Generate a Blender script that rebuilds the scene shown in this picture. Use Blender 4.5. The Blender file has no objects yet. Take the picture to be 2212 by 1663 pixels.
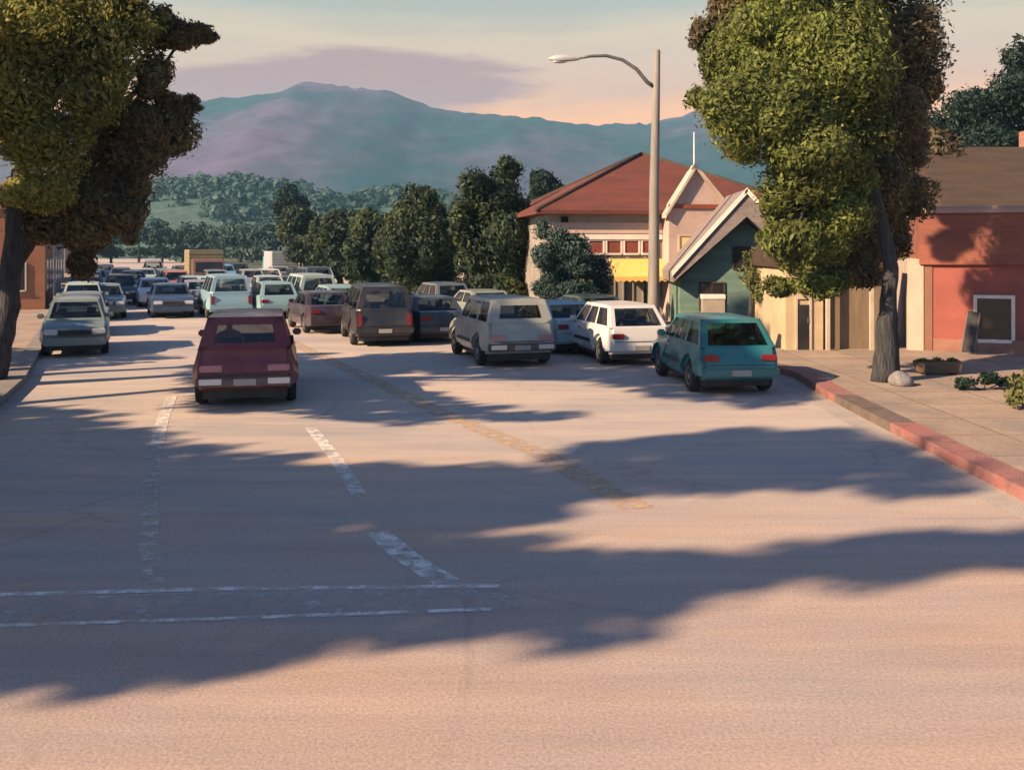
import bpy, bmesh, math, random
import numpy as np
from mathutils import Vector, Matrix, noise as mnoise

R = math.radians
sc = bpy.context.scene
C = sc.collection
# ------------------------------------------------------------------ camera, sky, sun, exposure
H = 3.0            # eye height, the photographer stands on a raised spot at the junction
F = 2125.0         # focal length in units of a 2212 x 1663 picture
CX, HY = 1106.0, 535.0
cam = bpy.data.cameras.new('camera')
cam.sensor_width = 36.0
cam.lens = 36.0 * F / 2212.0
cam.shift_y = -(831.5 - HY) / 2212.0
cam.clip_start = 0.1
cam.clip_end = 12000
camo = bpy.data.objects.new('camera', cam)
camo.location = (0, 0, H)
camo.rotation_euler = (R(90), 0, 0)
C.objects.link(camo)
sc.camera = camo

EXPO = 1.32
sc.view_settings.view_transform = 'Standard'
sc.view_settings.look = 'None'
sc.view_settings.gamma = 1.0
sc.view_settings.exposure = EXPO
sc.cycles.use_denoising = True
sc.cycles.max_bounces = 8
sc.cycles.transparent_max_bounces = 16
sc.cycles.volume_bounces = 1
sc.cycles.caustics_reflective = False
sc.cycles.caustics_refractive = False

SUN_EL, SUN_AZ = R(29), R(239)      # behind the camera to the left
sun = bpy.data.lights.new('sun', 'SUN')
sun.energy = 5.0
sun.angle = R(0.7)
sun.color = (1.0, 0.70, 0.43)
suno = bpy.data.objects.new('sun', sun)
SD = Vector((math.sin(SUN_AZ) * math.cos(SUN_EL), math.cos(SUN_AZ) * math.cos(SUN_EL), math.sin(SUN_EL)))
suno.rotation_euler = (-SD).to_track_quat('-Z', 'Y').to_euler()
suno.location = (-20, -20, 40)
C.objects.link(suno)


def lin(r, g, b):
    f = lambda c: (c / 255 / 12.92) if c <= 10 else ((c / 255 + 0.055) / 1.055) ** 2.4
    return (f(r), f(g), f(b))


def skyc(r, g, b):
    k = 2 ** -EXPO
    return tuple(c * k for c in lin(r, g, b)) + (1,)


world = bpy.data.worlds.new('World')
sc.world = world
world.use_nodes = True
nt = world.node_tree
nt.nodes.clear()


def N(tree, t, **kw):
    n = tree.nodes.new(t)
    for k, v in kw.items():
        setattr(n, k, v)
    return n


def mth(tree, op, a, b=None, clamp=False):
    n = tree.nodes.new('ShaderNodeMath')
    n.operation = op
    n.use_clamp = clamp
    for i, v in enumerate((a, b)):
        if v is None:
            continue
        if isinstance(v, (int, float)):
            n.inputs[i].default_value = v
        else:
            tree.links.new(v, n.inputs[i])
    return n.outputs[0]


def mixc(tree, fac, a, b, mode='MIX'):
    n = tree.nodes.new('ShaderNodeMix')
    n.data_type = 'RGBA'
    n.blend_type = mode
    for i, v in ((0, fac), (6, a), (7, b)):
        if isinstance(v, (int, float)):
            n.inputs[i].default_value = v
        elif isinstance(v, (tuple, list)):
            n.inputs[i].default_value = tuple(v) if len(v) == 4 else tuple(v) + (1,)
        else:
            tree.links.new(v, n.inputs[i])
    return n.outputs[2]


def ramp(tree, fac, stops, interp='LINEAR'):
    n = tree.nodes.new('ShaderNodeValToRGB')
    n.color_ramp.interpolation = interp
    el = n.color_ramp.elements
    while len(el) < len(stops):
        el.new(0.5)
    for e, (p, c) in zip(el, stops):
        e.position = p
        e.color = c if len(c) == 4 else tuple(c) + (1,)
    tree.links.new(fac, n.inputs[0])
    return n.outputs[0]


def build_sky():
    L = nt.links
    tc = N(nt, 'ShaderNodeTexCoord')
    sep = N(nt, 'ShaderNodeSeparateXYZ')
    L.new(tc.outputs['Generated'], sep.inputs[0])
    x, y, z = sep.outputs
    sky = N(nt, 'ShaderNodeTexSky', sky_type='NISHITA', sun_disc=False, sun_elevation=SUN_EL, sun_rotation=SUN_AZ)
    skyn = mixc(nt, 1.0, sky.outputs[0], (0.036, 0.042, 0.058), 'MULTIPLY')
    mp = N(nt, 'ShaderNodeMapping')
    mp.inputs['Scale'].default_value = (2.2, 2.2, 17)
    L.new(tc.outputs['Generated'], mp.inputs[0])
    nz = N(nt, 'ShaderNodeTexNoise')
    nz.inputs['Scale'].default_value = 1.6
    nz.inputs['Detail'].default_value = 9
    nz.inputs['Roughness'].default_value = 0.62
    L.new(mp.outputs[0], nz.inputs[0])
    nf = mth(nt, 'SUBTRACT', nz.outputs[0], 0.5)
    zz = mth(nt, 'ADD', z, mth(nt, 'MULTIPLY', nf, 0.05))
    base = ramp(nt, zz, [(0.0, skyc(255, 190, 132)), (0.130, skyc(290, 202, 128)), (0.158, skyc(246, 194, 160)),
                         (0.190, skyc(236, 204, 176)), (0.212, skyc(232, 208, 176)), (0.238, skyc(192, 193, 182)),
                         (0.30, skyc(150, 172, 180)), (0.5, skyc(120, 150, 185))])
    # a long lavender cloud bank low in the north
    u = mth(nt, 'DIVIDE', x, mth(nt, 'MAXIMUM', y, 0.2))
    v = mth(nt, 'DIVIDE', z, mth(nt, 'MAXIMUM', y, 0.2))
    eu = mth(nt, 'DIVIDE', mth(nt, 'ADD', u, 0.18), 0.19)
    ev = mth(nt, 'DIVIDE', mth(nt, 'SUBTRACT', v, 0.165), 0.040)
    d = mth(nt, 'ADD', mth(nt, 'MULTIPLY', eu, eu), mth(nt, 'MULTIPLY', ev, ev))
    d = mth(nt, 'ADD', d, mth(nt, 'MULTIPLY', nf, 3.6))
    cf = mth(nt, 'MULTIPLY', mth(nt, 'SUBTRACT', 1.25, d), 1.6, clamp=True)
    c1 = mixc(nt, mth(nt, 'MULTIPLY', cf, 0.95), base, skyc(192, 152, 150))
    # thin streaky clouds everywhere else
    st = mth(nt, 'MULTIPLY', mth(nt, 'SUBTRACT', nz.outputs[0], 0.52), 3.0, clamp=True)
    c2 = mixc(nt, mth(nt, 'MULTIPLY', st, 0.6), c1, skyc(206, 176, 152))
    up = mth(nt, 'MULTIPLY', mth(nt, 'SUBTRACT', z, 0.27), 5.0, clamp=True)
    back = mth(nt, 'MULTIPLY', mth(nt, 'ADD', y, 0.1), -3.0, clamp=True)
    mx = mth(nt, 'MAXIMUM', up, back)
    col = mixc(nt, mx, c2, skyn)
    bg = N(nt, 'ShaderNodeBackground')
    bg.inputs[1].default_value = 1.0
    L.new(col, bg.inputs[0])
    out = N(nt, 'ShaderNodeOutputWorld')
    L.new(bg.outputs[0], out.inputs[0])


build_sky()


# ------------------------------------------------------------------ picture measurements -> places in the street
def K(Y):                      # picture units per metre at distance Y
    return F / Y


def G(px, py):                 # ground point seen at a picture position
    k = (py - HY) / H
    return ((px - CX) / k, F / k)


def P(px, py, Y):
    k = K(Y)
    return Vector(((px - CX) / k, Y, H - (py - HY) / k))


# ------------------------------------------------------------------ materials
MATS = {}


def mat(name, col, rough=0.8, col2=None, scale=3.0, stretch=(1, 1, 1), fac=1.0, bump=0.0, bscale=30.0, metal=0.0,
        coat=0.0, col3=None, spec=0.4, detail=6, contrast=(0.35, 0.65), fine=0.0):
    if name in MATS:
        return MATS[name]
    m = bpy.data.materials.new(name)
    m.use_nodes = True
    t = m.node_tree
    b = t.nodes['Principled BSDF']
    b.inputs['Roughness'].default_value = rough
    b.inputs['Metallic'].default_value = metal
    b.inputs['Specular IOR Level'].default_value = spec
    b.inputs['Coat Weight'].default_value = coat
    b.inputs['Base Color'].default_value = tuple(col) + (1,)
    tc = N(t, 'ShaderNodeTexCoord')
    mp = N(t, 'ShaderNodeMapping')
    mp.inputs['Scale'].default_value = stretch
    t.links.new(tc.outputs['Object'], mp.inputs[0])
    if col2 is not None:
        nz = N(t, 'ShaderNodeTexNoise')
        nz.inputs['Scale'].default_value = scale
        nz.inputs['Detail'].default_value = detail
        nz.inputs['Roughness'].default_value = 0.6
        t.links.new(mp.outputs[0], nz.inputs[0])
        stops = [(contrast[0], col), (contrast[1], col2)]
        if col3 is not None:
            stops = [(contrast[0], col), (0.5 * (contrast[0] + contrast[1]), col3), (contrast[1], col2)]
        c = ramp(t, nz.outputs[0], stops)
        if fine > 0:
            n2 = N(t, 'ShaderNodeTexNoise')
            n2.inputs['Scale'].default_value = scale * 14
            n2.inputs['Detail'].default_value = 4
            t.links.new(mp.outputs[0], n2.inputs[0])
            g = ramp(t, n2.outputs[0], [(0.3, (1 - fine,) * 3), (0.7, (1 + fine,) * 3)])
            c = mixc(t, 1.0, c, g, 'MULTIPLY')
        t.links.new(c, b.inputs['Base Color'])
    if bump > 0:
        nb = N(t, 'ShaderNodeTexNoise')
        nb.inputs['Scale'].default_value = bscale
        nb.inputs['Detail'].default_value = 5
        t.links.new(mp.outputs[0], nb.inputs[0])
        bp = N(t, 'ShaderNodeBump')
        bp.inputs['Strength'].default_value = bump
        bp.inputs['Distance'].default_value = 0.05
        t.links.new(nb.outputs[0], bp.inputs['Height'])
        t.links.new(bp.outputs[0], b.inputs['Normal'])
    MATS[name] = m
    return m


def paint_mat():
    m = bpy.data.materials.new('car_paint')
    m.use_nodes = True
    t = m.node_tree
    b = t.nodes['Principled BSDF']
    oi = N(t, 'ShaderNodeObjectInfo')
    tc = N(t, 'ShaderNodeTexCoord')
    nz = N(t, 'ShaderNodeTexNoise')
    nz.inputs['Scale'].default_value = 2.2
    nz.inputs['Detail'].default_value = 7
    t.links.new(tc.outputs['Object'], nz.inputs[0])
    dust = ramp(t, nz.outputs[0], [(0.42, (0, 0, 0)), (0.75, (0.16, 0.16, 0.16))])
    c = mixc(t, dust, oi.outputs['Color'], (0.22, 0.19, 0.16))
    t.links.new(c, b.inputs['Base Color'])
    r = ramp(t, nz.outputs[0], [(0.3, (0.25,) * 3), (0.75, (0.6,) * 3)])
    t.links.new(r, b.inputs['Roughness'])
    b.inputs['Metallic'].default_value = 0.15
    b.inputs['Coat Weight'].default_value = 0.4
    b.inputs['Coat Roughness'].default_value = 0.12
    MATS['paint'] = m
    return m


def glass_mat():
    m = bpy.data.materials.new('tinted_glass')
    m.use_nodes = True
    t = m.node_tree
    t.nodes.clear()
    tr = N(t, 'ShaderNodeBsdfTransparent')
    tr.inputs[0].default_value = (0.74, 0.77, 0.75, 1)
    gl = N(t, 'ShaderNodeBsdfGlossy')
    gl.inputs['Roughness'].default_value = 0.06
    fr = N(t, 'ShaderNodeFresnel')
    fr.inputs[0].default_value = 1.55
    f2 = mth(t, 'ADD', mth(t, 'MULTIPLY', fr.outputs[0], 0.7), 0.03, clamp=True)
    mx = N(t, 'ShaderNodeMixShader')
    t.links.new(f2, mx.inputs[0])
    t.links.new(tr.outputs[0], mx.inputs[1])
    t.links.new(gl.outputs[0], mx.inputs[2])
    o = N(t, 'ShaderNodeOutputMaterial')
    t.links.new(mx.outputs[0], o.inputs[0])
    MATS['glass'] = m
    return m


def leaf_mat(name, cols, scale=0.55, trans=0.25):
    """cols: light, mid, dark leaf colours, mixed by clump and leaf by leaf"""
    m = bpy.data.materials.new(name)
    m.use_nodes = True
    t = m.node_tree
    t.nodes.clear()
    tc = N(t, 'ShaderNodeTexCoord')
    nz = N(t, 'ShaderNodeTexNoise')
    nz.inputs['Scale'].default_value = scale
    nz.inputs['Detail'].default_value = 3
    t.links.new(tc.outputs['Object'], nz.inputs[0])
    ge = N(t, 'ShaderNodeNewGeometry')
    f = mth(t, 'ADD', mth(t, 'MULTIPLY', nz.outputs[0], 0.75), mth(t, 'MULTIPLY', ge.outputs['Random Per Island'], 0.30))
    c = ramp(t, f, [(0.34, cols[2]), (0.52, cols[1]), (0.72, cols[0])])
    df = N(t, 'ShaderNodeBsdfPrincipled')
    df.inputs['Roughness'].default_value = 0.6
    df.inputs['Specular IOR Level'].default_value = 0.25
    t.links.new(c, df.inputs['Base Color'])
    tl = N(t, 'ShaderNodeBsdfTranslucent')
    t.links.new(c, tl.inputs[0])
    mx = N(t, 'ShaderNodeMixShader')
    mx.inputs[0].default_value = trans
    t.links.new(df.outputs[0], mx.inputs[1])
    t.links.new(tl.outputs[0], mx.inputs[2])
    o = N(t, 'ShaderNodeOutputMaterial')
    t.links.new(mx.outputs[0], o.inputs[0])
    MATS[name] = m
    return m


paint_mat()
glass_mat()
leaf_mat('leaf_olive', [(0.235, 0.280, 0.066), (0.130, 0.160, 0.044), (0.050, 0.052, 0.020)], trans=0.42)
leaf_mat('leaf_brownish', [(0.240, 0.250, 0.068), (0.120, 0.110, 0.042), (0.045, 0.038, 0.022)])
leaf_mat('leaf_sunlit', [(0.38, 0.39, 0.105), (0.25, 0.26, 0.072), (0.10, 0.10, 0.035)], trans=0.5)  # brighter leaf colour standing for the sunlit half of the left crown
leaf_mat('leaf_shaded', [(0.220, 0.185, 0.085), (0.140, 0.115, 0.060), (0.070, 0.058, 0.036)], trans=0.38)  # darker leaf colour standing for the shaded parts of the big crowns
leaf_mat('leaf_dark', [(0.078, 0.100, 0.026), (0.026, 0.046, 0.028), (0.012, 0.026, 0.020)], scale=0.45)
leaf_mat('leaf_teal', [(0.070, 0.120, 0.105), (0.045, 0.085, 0.080), (0.025, 0.050, 0.050)])
leaf_mat('leaf_lime', [(0.200, 0.215, 0.060), (0.130, 0.145, 0.045), (0.070, 0.080, 0.030)])
leaf_mat('leaf_deep', [(0.022, 0.050, 0.036), (0.014, 0.034, 0.026), (0.010, 0.022, 0.018)])
leaf_mat('leaf_hill', [(0.030, 0.060, 0.060), (0.022, 0.048, 0.050), (0.016, 0.038, 0.042)], scale=0.01)
leaf_mat('leaf_foot', [(0.075, 0.135, 0.115), (0.046, 0.095, 0.086), (0.028, 0.066, 0.062)], scale=0.03)
BARK = mat('bark', (0.022, 0.024, 0.030), 0.95, (0.062, 0.062, 0.066), 5, (3, 3, 0.5), bump=1.0, bscale=9)
BLACK = mat('rubber', (0.012, 0.012, 0.013), 0.85, (0.03, 0.03, 0.03), 6)
CHROME = mat('bright_metal', (0.55, 0.55, 0.56), 0.25, metal=1.0)
TRIM = mat('dark_trim', (0.02, 0.02, 0.022), 0.6, (0.04, 0.04, 0.042), 4)
INTER = mat('dark_upholstery', (0.030, 0.028, 0.028), 0.9, (0.05, 0.046, 0.042), 8)
REDL = mat('red_lens', (0.20, 0.010, 0.014), 0.25, coat=0.6)
PINKL = mat('pale_red_lens', (0.42, 0.19, 0.21), 0.3, coat=0.6)
HEADL = mat('clear_lens', (0.62, 0.64, 0.64), 0.12, coat=1.0)
PLATE = mat('plate_white', (0.30, 0.30, 0.29), 0.5)


# ------------------------------------------------------------------ mesh helpers
def new_obj(name, verts, faces, material, parent=None, loc=(0, 0, 0), smooth=False, angle=None):
    me = bpy.data.meshes.new(name)
    me.from_pydata([tuple(v) for v in verts], [], [tuple(f) for f in faces])
    me.update()
    return link_mesh(name, me, material, parent, loc, smooth, angle)


def link_mesh(name, me, material, parent=None, loc=(0, 0, 0), smooth=False, angle=None):
    mats = material if isinstance(material, (list, tuple)) else [material]
    for m in mats:
        me.materials.append(m)
    if smooth:
        me.shade_smooth()
        if angle:
            me.set_sharp_from_angle(angle=R(angle))
    o = bpy.data.objects.new(name, me)
    o.location = loc
    C.objects.link(o)
    if parent is not None:
        o.parent = parent
    return o


def bm_obj(name, bm, material, parent=None, loc=(0, 0, 0), smooth=False, angle=None, fix=True):
    if fix:
        bmesh.ops.recalc_face_normals(bm, faces=bm.faces)
    me = bpy.data.meshes.new(name)
    bm.to_mesh(me)
    bm.free()
    return link_mesh(name, me, material, parent, loc, smooth, angle)


def tag(o, label=None, cat=None, group=None, kind=None):
    if label:
        o['label'] = label
    if cat:
        o['category'] = cat
    if group:
        o['group'] = group
    if kind:
        o['kind'] = kind
    return o


def thing(name, label, cat, loc=(0, 0, 0), rz=0.0, group=None):
    o = bpy.data.objects.new(name, None)
    o.empty_display_size = 0.3
    o.location = loc
    o.rotation_euler = (0, 0, rz)
    C.objects.link(o)
    return tag(o, label, cat, group)


def box(bm, x0, x1, y0, y1, z0, z1, bevel=0.0):
    vs = [bm.verts.new(c) for c in ((x0, y0, z0), (x1, y0, z0), (x1, y1, z0), (x0, y1, z0),
                                    (x0, y0, z1), (x1, y0, z1), (x1, y1, z1), (x0, y1, z1))]
    fs = [bm.faces.new([vs[i] for i in f]) for f in ((0, 3, 2, 1), (4, 5, 6, 7), (0, 1, 5, 4), (1, 2, 6, 5), (2, 3, 7, 6), (3, 0, 4, 7))]
    if bevel > 0:
        es = list({e for f in fs for e in f.edges})
        bmesh.ops.bevel(bm, geom=es, offset=bevel, segments=2, affect='EDGES', clamp_overlap=True)


def boxes(name, lst, material, parent=None, bevel=0.0, loc=(0, 0, 0)):
    bm = bmesh.new()
    for b in lst:
        box(bm, *b, bevel=bevel)
    return bm_obj(name, bm, material, parent, loc)


def prism(bm, poly, axis, a, b):
    """poly: 2D outline; axis 'y' -> poly is (x,z) pushed from y=a to y=b; 'x' -> (y,z); 'z' -> (x,y)"""
    f = {'y': lambda p, t: (p[0], t, p[1]), 'x': lambda p, t: (t, p[0], p[1]), 'z': lambda p, t: (p[0], p[1], t)}[axis]
    va = [bm.verts.new(f(p, a)) for p in poly]
    vb = [bm.verts.new(f(p, b)) for p in poly]
    n = len(poly)
    bm.faces.new(va)
    bm.faces.new(list(reversed(vb)))
    for i in range(n):
        bm.faces.new((va[i], vb[i], vb[(i + 1) % n], va[(i + 1) % n]))


def tube(bm, pts, rad, n=10, cap=True):
    pts = [Vector(p) for p in pts]
    rings = []
    prev = None
    for i, p in enumerate(pts):
        d = (pts[min(i + 1, len(pts) - 1)] - pts[max(i - 1, 0)]).normalized()
        if prev is None:
            a = d.orthogonal().normalized()
        else:
            a = (prev - d * prev.dot(d)).normalized()
        prev = a
        b = d.cross(a)
        rr = rad[i] if isinstance(rad, (list, tuple)) else rad
        rings.append([bm.verts.new(p + (a * math.cos(t) + b * math.sin(t)) * rr) for t in (2 * math.pi * j / n for j in range(n))])
    for r0, r1 in zip(rings, rings[1:]):
        for j in range(n):
            bm.faces.new((r0[j], r0[(j + 1) % n], r1[(j + 1) % n], r1[j]))
    if cap:
        bm.faces.new(list(reversed(rings[0])))
        bm.faces.new(rings[-1])


def lathe(bm, prof, n=24, M=None):
    """prof: list of (r, z)"""
    rings = []
    for r, z in prof:
        rings.append([bm.verts.new((r * math.cos(2 * math.pi * j / n), r * math.sin(2 * math.pi * j / n), z)) for j in range(n)])
    nv = [v for r in rings for v in r]
    for r0, r1 in zip(rings, rings[1:]):
        for j in range(n):
            bm.faces.new((r0[j], r0[(j + 1) % n], r1[(j + 1) % n], r1[j]))
    bm.faces.new(list(reversed(rings[0])))
    bm.faces.new(rings[-1])
    if M is not None:
        bmesh.ops.transform(bm, matrix=M, verts=nv)


def poly_sheet(name, pts, z, material):
    bm = bmesh.new()
    bm.faces.new([bm.verts.new((p[0], p[1], z)) for p in pts])
    bmesh.ops.triangulate(bm, faces=bm.faces)
    return bm_obj(name, bm, material)


def strip(bm, line, off0, off1, z0, z1=None):
    """a band along a polyline between two sideways offsets (right of travel positive)"""
    pts = [Vector((p[0], p[1])) for p in line]
    L_, R_ = [], []
    for i, p in enumerate(pts):
        d = (pts[min(i + 1, len(pts) - 1)] - pts[max(i - 1, 0)]).normalized()
        nrm = Vector((d.y, -d.x))
        L_.append(p + nrm * off0)
        R_.append(p + nrm * off1)
    if z1 is None:
        a = [bm.verts.new((p.x, p.y, z0)) for p in L_]
        b = [bm.verts.new((p.x, p.y, z0)) for p in R_]
        for i in range(len(pts) - 1):
            bm.faces.new((a[i], b[i], b[i + 1], a[i + 1]))
    else:
        q = [[bm.verts.new((p.x, p.y, z)) for p in s] for s, z in ((L_, z0), (R_, z0), (R_, z1), (L_, z1))]
        for i in range(len(pts) - 1):
            for j in range(4):
                bm.faces.new((q[j][i], q[(j + 1) % 4][i], q[(j + 1) % 4][i + 1], q[j][i + 1]))
        bm.faces.new([q[j][0] for j in range(4)])
        bm.faces.new([q[j][-1] for j in range(3, -1, -1)])


def resample(line, step):
    out = []
    for a, b in zip(line, line[1:]):
        a, b = Vector(a), Vector(b)
        n = max(1, int((b - a).length / step))
        for i in range(n):
            out.append(tuple(a.lerp(b, i / n)))
    out.append(tuple(line[-1]))
    return out


# ------------------------------------------------------------------ the street: ground, road, pavements, kerbs, markings
SL = 0.42                                            # the avenue bears left
RK = [(9.0, 5.2), (7.0, 7.0), (6.2, 9.4), (6.05, 11.7), (6.15, 16.0), (6.25, 19.5), (6.5, 22.5), (6.2, 24.0), (5.45, 25.6), (4.3, 28.2),
      (4.3 - SL * 12, 40.2), (4.3 - SL * 32, 60.2), (4.3 - SL * 82, 110.2), (4.3 - SL * 232, 260.2)]
LK = [(-9.0, -60), (-9.0, 2), (-8.2, 7), (-7.4, 12), (-10.7, 21.6), (-10.7 - SL * 20, 41.6), (-10.7 - SL * 60, 81.6), (-10.7 - SL * 240, 261.6)]
g_m = mat('earth', (0.085, 0.095, 0.06), 0.95, (0.055, 0.07, 0.045), 0.2, contrast=(0.3, 0.7), bump=0.3, bscale=4)
tag(poly_sheet('ground', [(-2400, -700), (2400, -700), (2400, 2600), (-2400, 2600)], -0.02, g_m), kind='structure')



def road_material():
    m = bpy.data.materials.new('road_surface')
    m.use_nodes = True
    t = m.node_tree
    b = t.nodes['Principled BSDF']
    b.inputs['Roughness'].default_value = 0.87
    b.inputs['Specular IOR Level'].default_value = 0.3
    tc = N(t, 'ShaderNodeTexCoord')

    def ns(scale, stretch, detail, rough=0.6):
        mp = N(t, 'ShaderNodeMapping')
        mp.inputs['Scale'].default_value = stretch
        t.links.new(tc.outputs['Object'], mp.inputs[0])
        n = N(t, 'ShaderNodeTexNoise')
        n.inputs['Scale'].default_value = scale
        n.inputs['Detail'].default_value = detail
        n.inputs['Roughness'].default_value = rough
        t.links.new(mp.outputs[0], n.inputs[0])
        return n.outputs[0]
    broad = ns(0.35, (0.45, 1.2, 1), 5)
    c = ramp(t, broad, [(0.30, (0.410, 0.292, 0.215)), (0.44, (0.375, 0.292, 0.252)), (0.56, (0.350, 0.290, 0.268)), (0.70, (0.305, 0.275, 0.268))])
    sp = N(t, 'ShaderNodeSeparateXYZ')
    t.links.new(tc.outputs['Object'], sp.inputs[0])
    yy = mth(t, 'ADD', sp.outputs[1], mth(t, 'MULTIPLY', mth(t, 'SUBTRACT', broad, 0.5), 10))
    av = ramp(t, mth(t, 'MULTIPLY', yy, 0.02), [(0.14, (0, 0, 0)), (0.34, (1, 1, 1))])
    c2 = ramp(t, broad, [(0.30, (0.50, 0.415, 0.345)), (0.50, (0.425, 0.370, 0.335)), (0.70, (0.320, 0.300, 0.300))])
    c = mixc(t, av, c, c2)
    streak = ns(1.1, (0.25, 2.2, 1), 8, 0.7)
    c = mixc(t, 1.0, c, ramp(t, streak, [(0.3, (0.86, 0.86, 0.88)), (0.7, (1.13, 1.12, 1.10))]), 'MULTIPLY')
    speck = ns(38, (1, 1, 1), 3, 0.7)
    c = mixc(t, 1.0, c, ramp(t, speck, [(0.32, (0.78, 0.78, 0.78)), (0.50, (1.0, 1.0, 1.0)), (0.70, (1.24, 1.22, 1.2))]), 'MULTIPLY')
    # hairline cracks and old tar
    wv = ns(0.8, (1, 1, 1), 4)
    cv = N(t, 'ShaderNodeVectorMath', operation='ADD')
    t.links.new(tc.outputs['Object'], cv.inputs[0])
    t.links.new(wv, cv.inputs[1])
    vo = N(t, 'ShaderNodeTexVoronoi', feature='DISTANCE_TO_EDGE')
    vo.inputs['Scale'].default_value = 0.33
    t.links.new(cv.outputs[0], vo.inputs['Vector'])
    cr = ramp(t, vo.outputs['Distance'], [(0.004, (1, 1, 1)), (0.016, (0, 0, 0))])
    gate = ramp(t, ns(0.22, (1, 1, 1), 2), [(0.46, (0, 0, 0)), (0.58, (0.20, 0.20, 0.20))])
    c = mixc(t, mth(t, 'MULTIPLY', cr, gate), c, (0.10, 0.085, 0.078))
    t.links.new(c, b.inputs['Base Color'])
    bp = N(t, 'ShaderNodeBump')
    bp.inputs['Strength'].default_value = 0.25
    bp.inputs['Distance'].default_value = 0.02
    t.links.new(speck, bp.inputs['Height'])
    t.links.new(bp.outputs[0], b.inputs['Normal'])
    return m


road_m = road_material()
poly = [(80, -60), (80, 4.0)] + [p for p in RK] + [p for p in reversed(LK)]
tag(poly_sheet('road', poly, 0.0, road_m), kind='structure')
pav_m = mat('pavement_concrete', (0.36, 0.29, 0.23), 0.9, (0.25, 0.21, 0.18), 0.8, bump=0.3, bscale=30, fine=0.08, col3=(0.33, 0.25, 0.19))
rp = [(p[0] + 0.40, p[1]) for p in RK]
def slab_joints(m):
    t = m.node_tree
    b = t.nodes['Principled BSDF']
    src = b.inputs['Base Color'].links[0].from_socket
    tc = N(t, 'ShaderNodeTexCoord')
    br = N(t, 'ShaderNodeTexBrick')
    br.inputs['Scale'].default_value = 1.0
    br.inputs['Mortar Size'].default_value = 0.018
    br.inputs['Brick Width'].default_value = 1.5
    br.inputs['Row Height'].default_value = 1.5
    br.offset = 0.0
    br.inputs['Color1'].default_value = (1, 1, 1, 1)
    br.inputs['Color2'].default_value = (0.84, 0.84, 0.86, 1)
    br.inputs['Mortar'].default_value = (0.5, 0.48, 0.46, 1)
    t.links.new(tc.outputs['Object'], br.inputs['Vector'])
    t.links.new(mixc(t, 1.0, src, br.outputs['Color'], 'MULTIPLY'), b.inputs['Base Color'])


slab_joints(pav_m)
tag(poly_sheet('pavement_right', rp[:-2] + [(p[0] + 26, p[1]) for p in reversed(rp[8:-2])] + [(60, 25), (60, 5.2)], 0.145, pav_m), kind='structure')
lp = [(p[0] - 0.30, p[1]) for p in LK]
tag(poly_sheet('pavement_left', list(reversed(lp)) + [(-90, -60), (-70, 80), (-134, 261)], 0.145, pav_m), kind='structure')

red_m = mat('red_kerb_paint', (0.33, 0.115, 0.105), 0.8, (0.21, 0.105, 0.095), 3.0, col3=(0.28, 0.135, 0.120), bump=0.4, bscale=25, fine=0.15)
con_m = mat('kerb_concrete', (0.26, 0.23, 0.21), 0.9, (0.17, 0.16, 0.155), 2.0, bump=0.4, bscale=25)
brn_m = mat('kerb_dark_brown', (0.10, 0.078, 0.066), 0.9, (0.16, 0.12, 0.10), 3.0, bump=0.4, bscale=25)


def kerb(name, line, material, side):
    bm = bmesh.new()
    strip(bm, resample(line, 1.2), 0.0, 0.42 * side, -0.02, 0.16)
    return tag(bm_obj(name, bm, material), kind='structure')


kerb('kerb_red_near', RK[0:4] + [(6.15, 16.0)], red_m, 1)
kerb('kerb_dark_brown', [(6.15, 16.0), (6.235, 19.0)], brn_m, 1)  # a dark brown stretch of kerb between the red ones
kerb('kerb_red_far', [(6.235, 19.0), (6.25, 19.5), (6.5, 22.5), (6.2, 24.0)], red_m, 1)
kerb('kerb_concrete_right', RK[7:], con_m, 1)
kerb('kerb_concrete_left', LK, con_m, -1)
gut_m = mat('gutter_concrete', (0.40, 0.35, 0.31), 0.9, (0.32, 0.29, 0.27), 1.5, bump=0.3, bscale=30)
bm = bmesh.new()
strip(bm, resample(RK[0:8], 1.5), -0.45, 0.0, 0.004)
tag(bm_obj('gutter', bm, gut_m), kind='structure')


def marking_mat(name, col, wear):
    m = bpy.data.materials.new(name)
    m.use_nodes = True
    t = m.node_tree
    b = t.nodes['Principled BSDF']
    b.inputs['Roughness'].default_value = 0.8
    tc = N(t, 'ShaderNodeTexCoord')
    nz = N(t, 'ShaderNodeTexNoise')
    nz.inputs['Scale'].default_value = 5
    nz.inputs['Detail'].default_value = 8
    nz.inputs['Roughness'].default_value = 0.7
    t.links.new(tc.outputs['Object'], nz.inputs[0])
    a = ramp(t, nz.outputs[0], [(wear, (0, 0, 0)), (wear + 0.20, (0.92, 0.92, 0.92))])
    b.inputs['Base Color'].default_value = tuple(col) + (1,)
    t.links.new(a, b.inputs['Alpha'])
    return m


wm = marking_mat('white_marking', (0.72, 0.70, 0.67), 0.38)
wf = marking_mat('faded_white_marking', (0.56, 0.52, 0.48), 0.42)
ym = marking_mat('faded_ochre_marking', (0.54, 0.38, 0.235), 0.42)


def mark(name, px, w, material, z=0.006):
    bm = bmesh.new()
    strip(bm, resample([G(*p) for p in px], 0.4), -w / 2, w / 2, z)
    return tag(bm_obj(name, bm, material), kind='structure')


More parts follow.
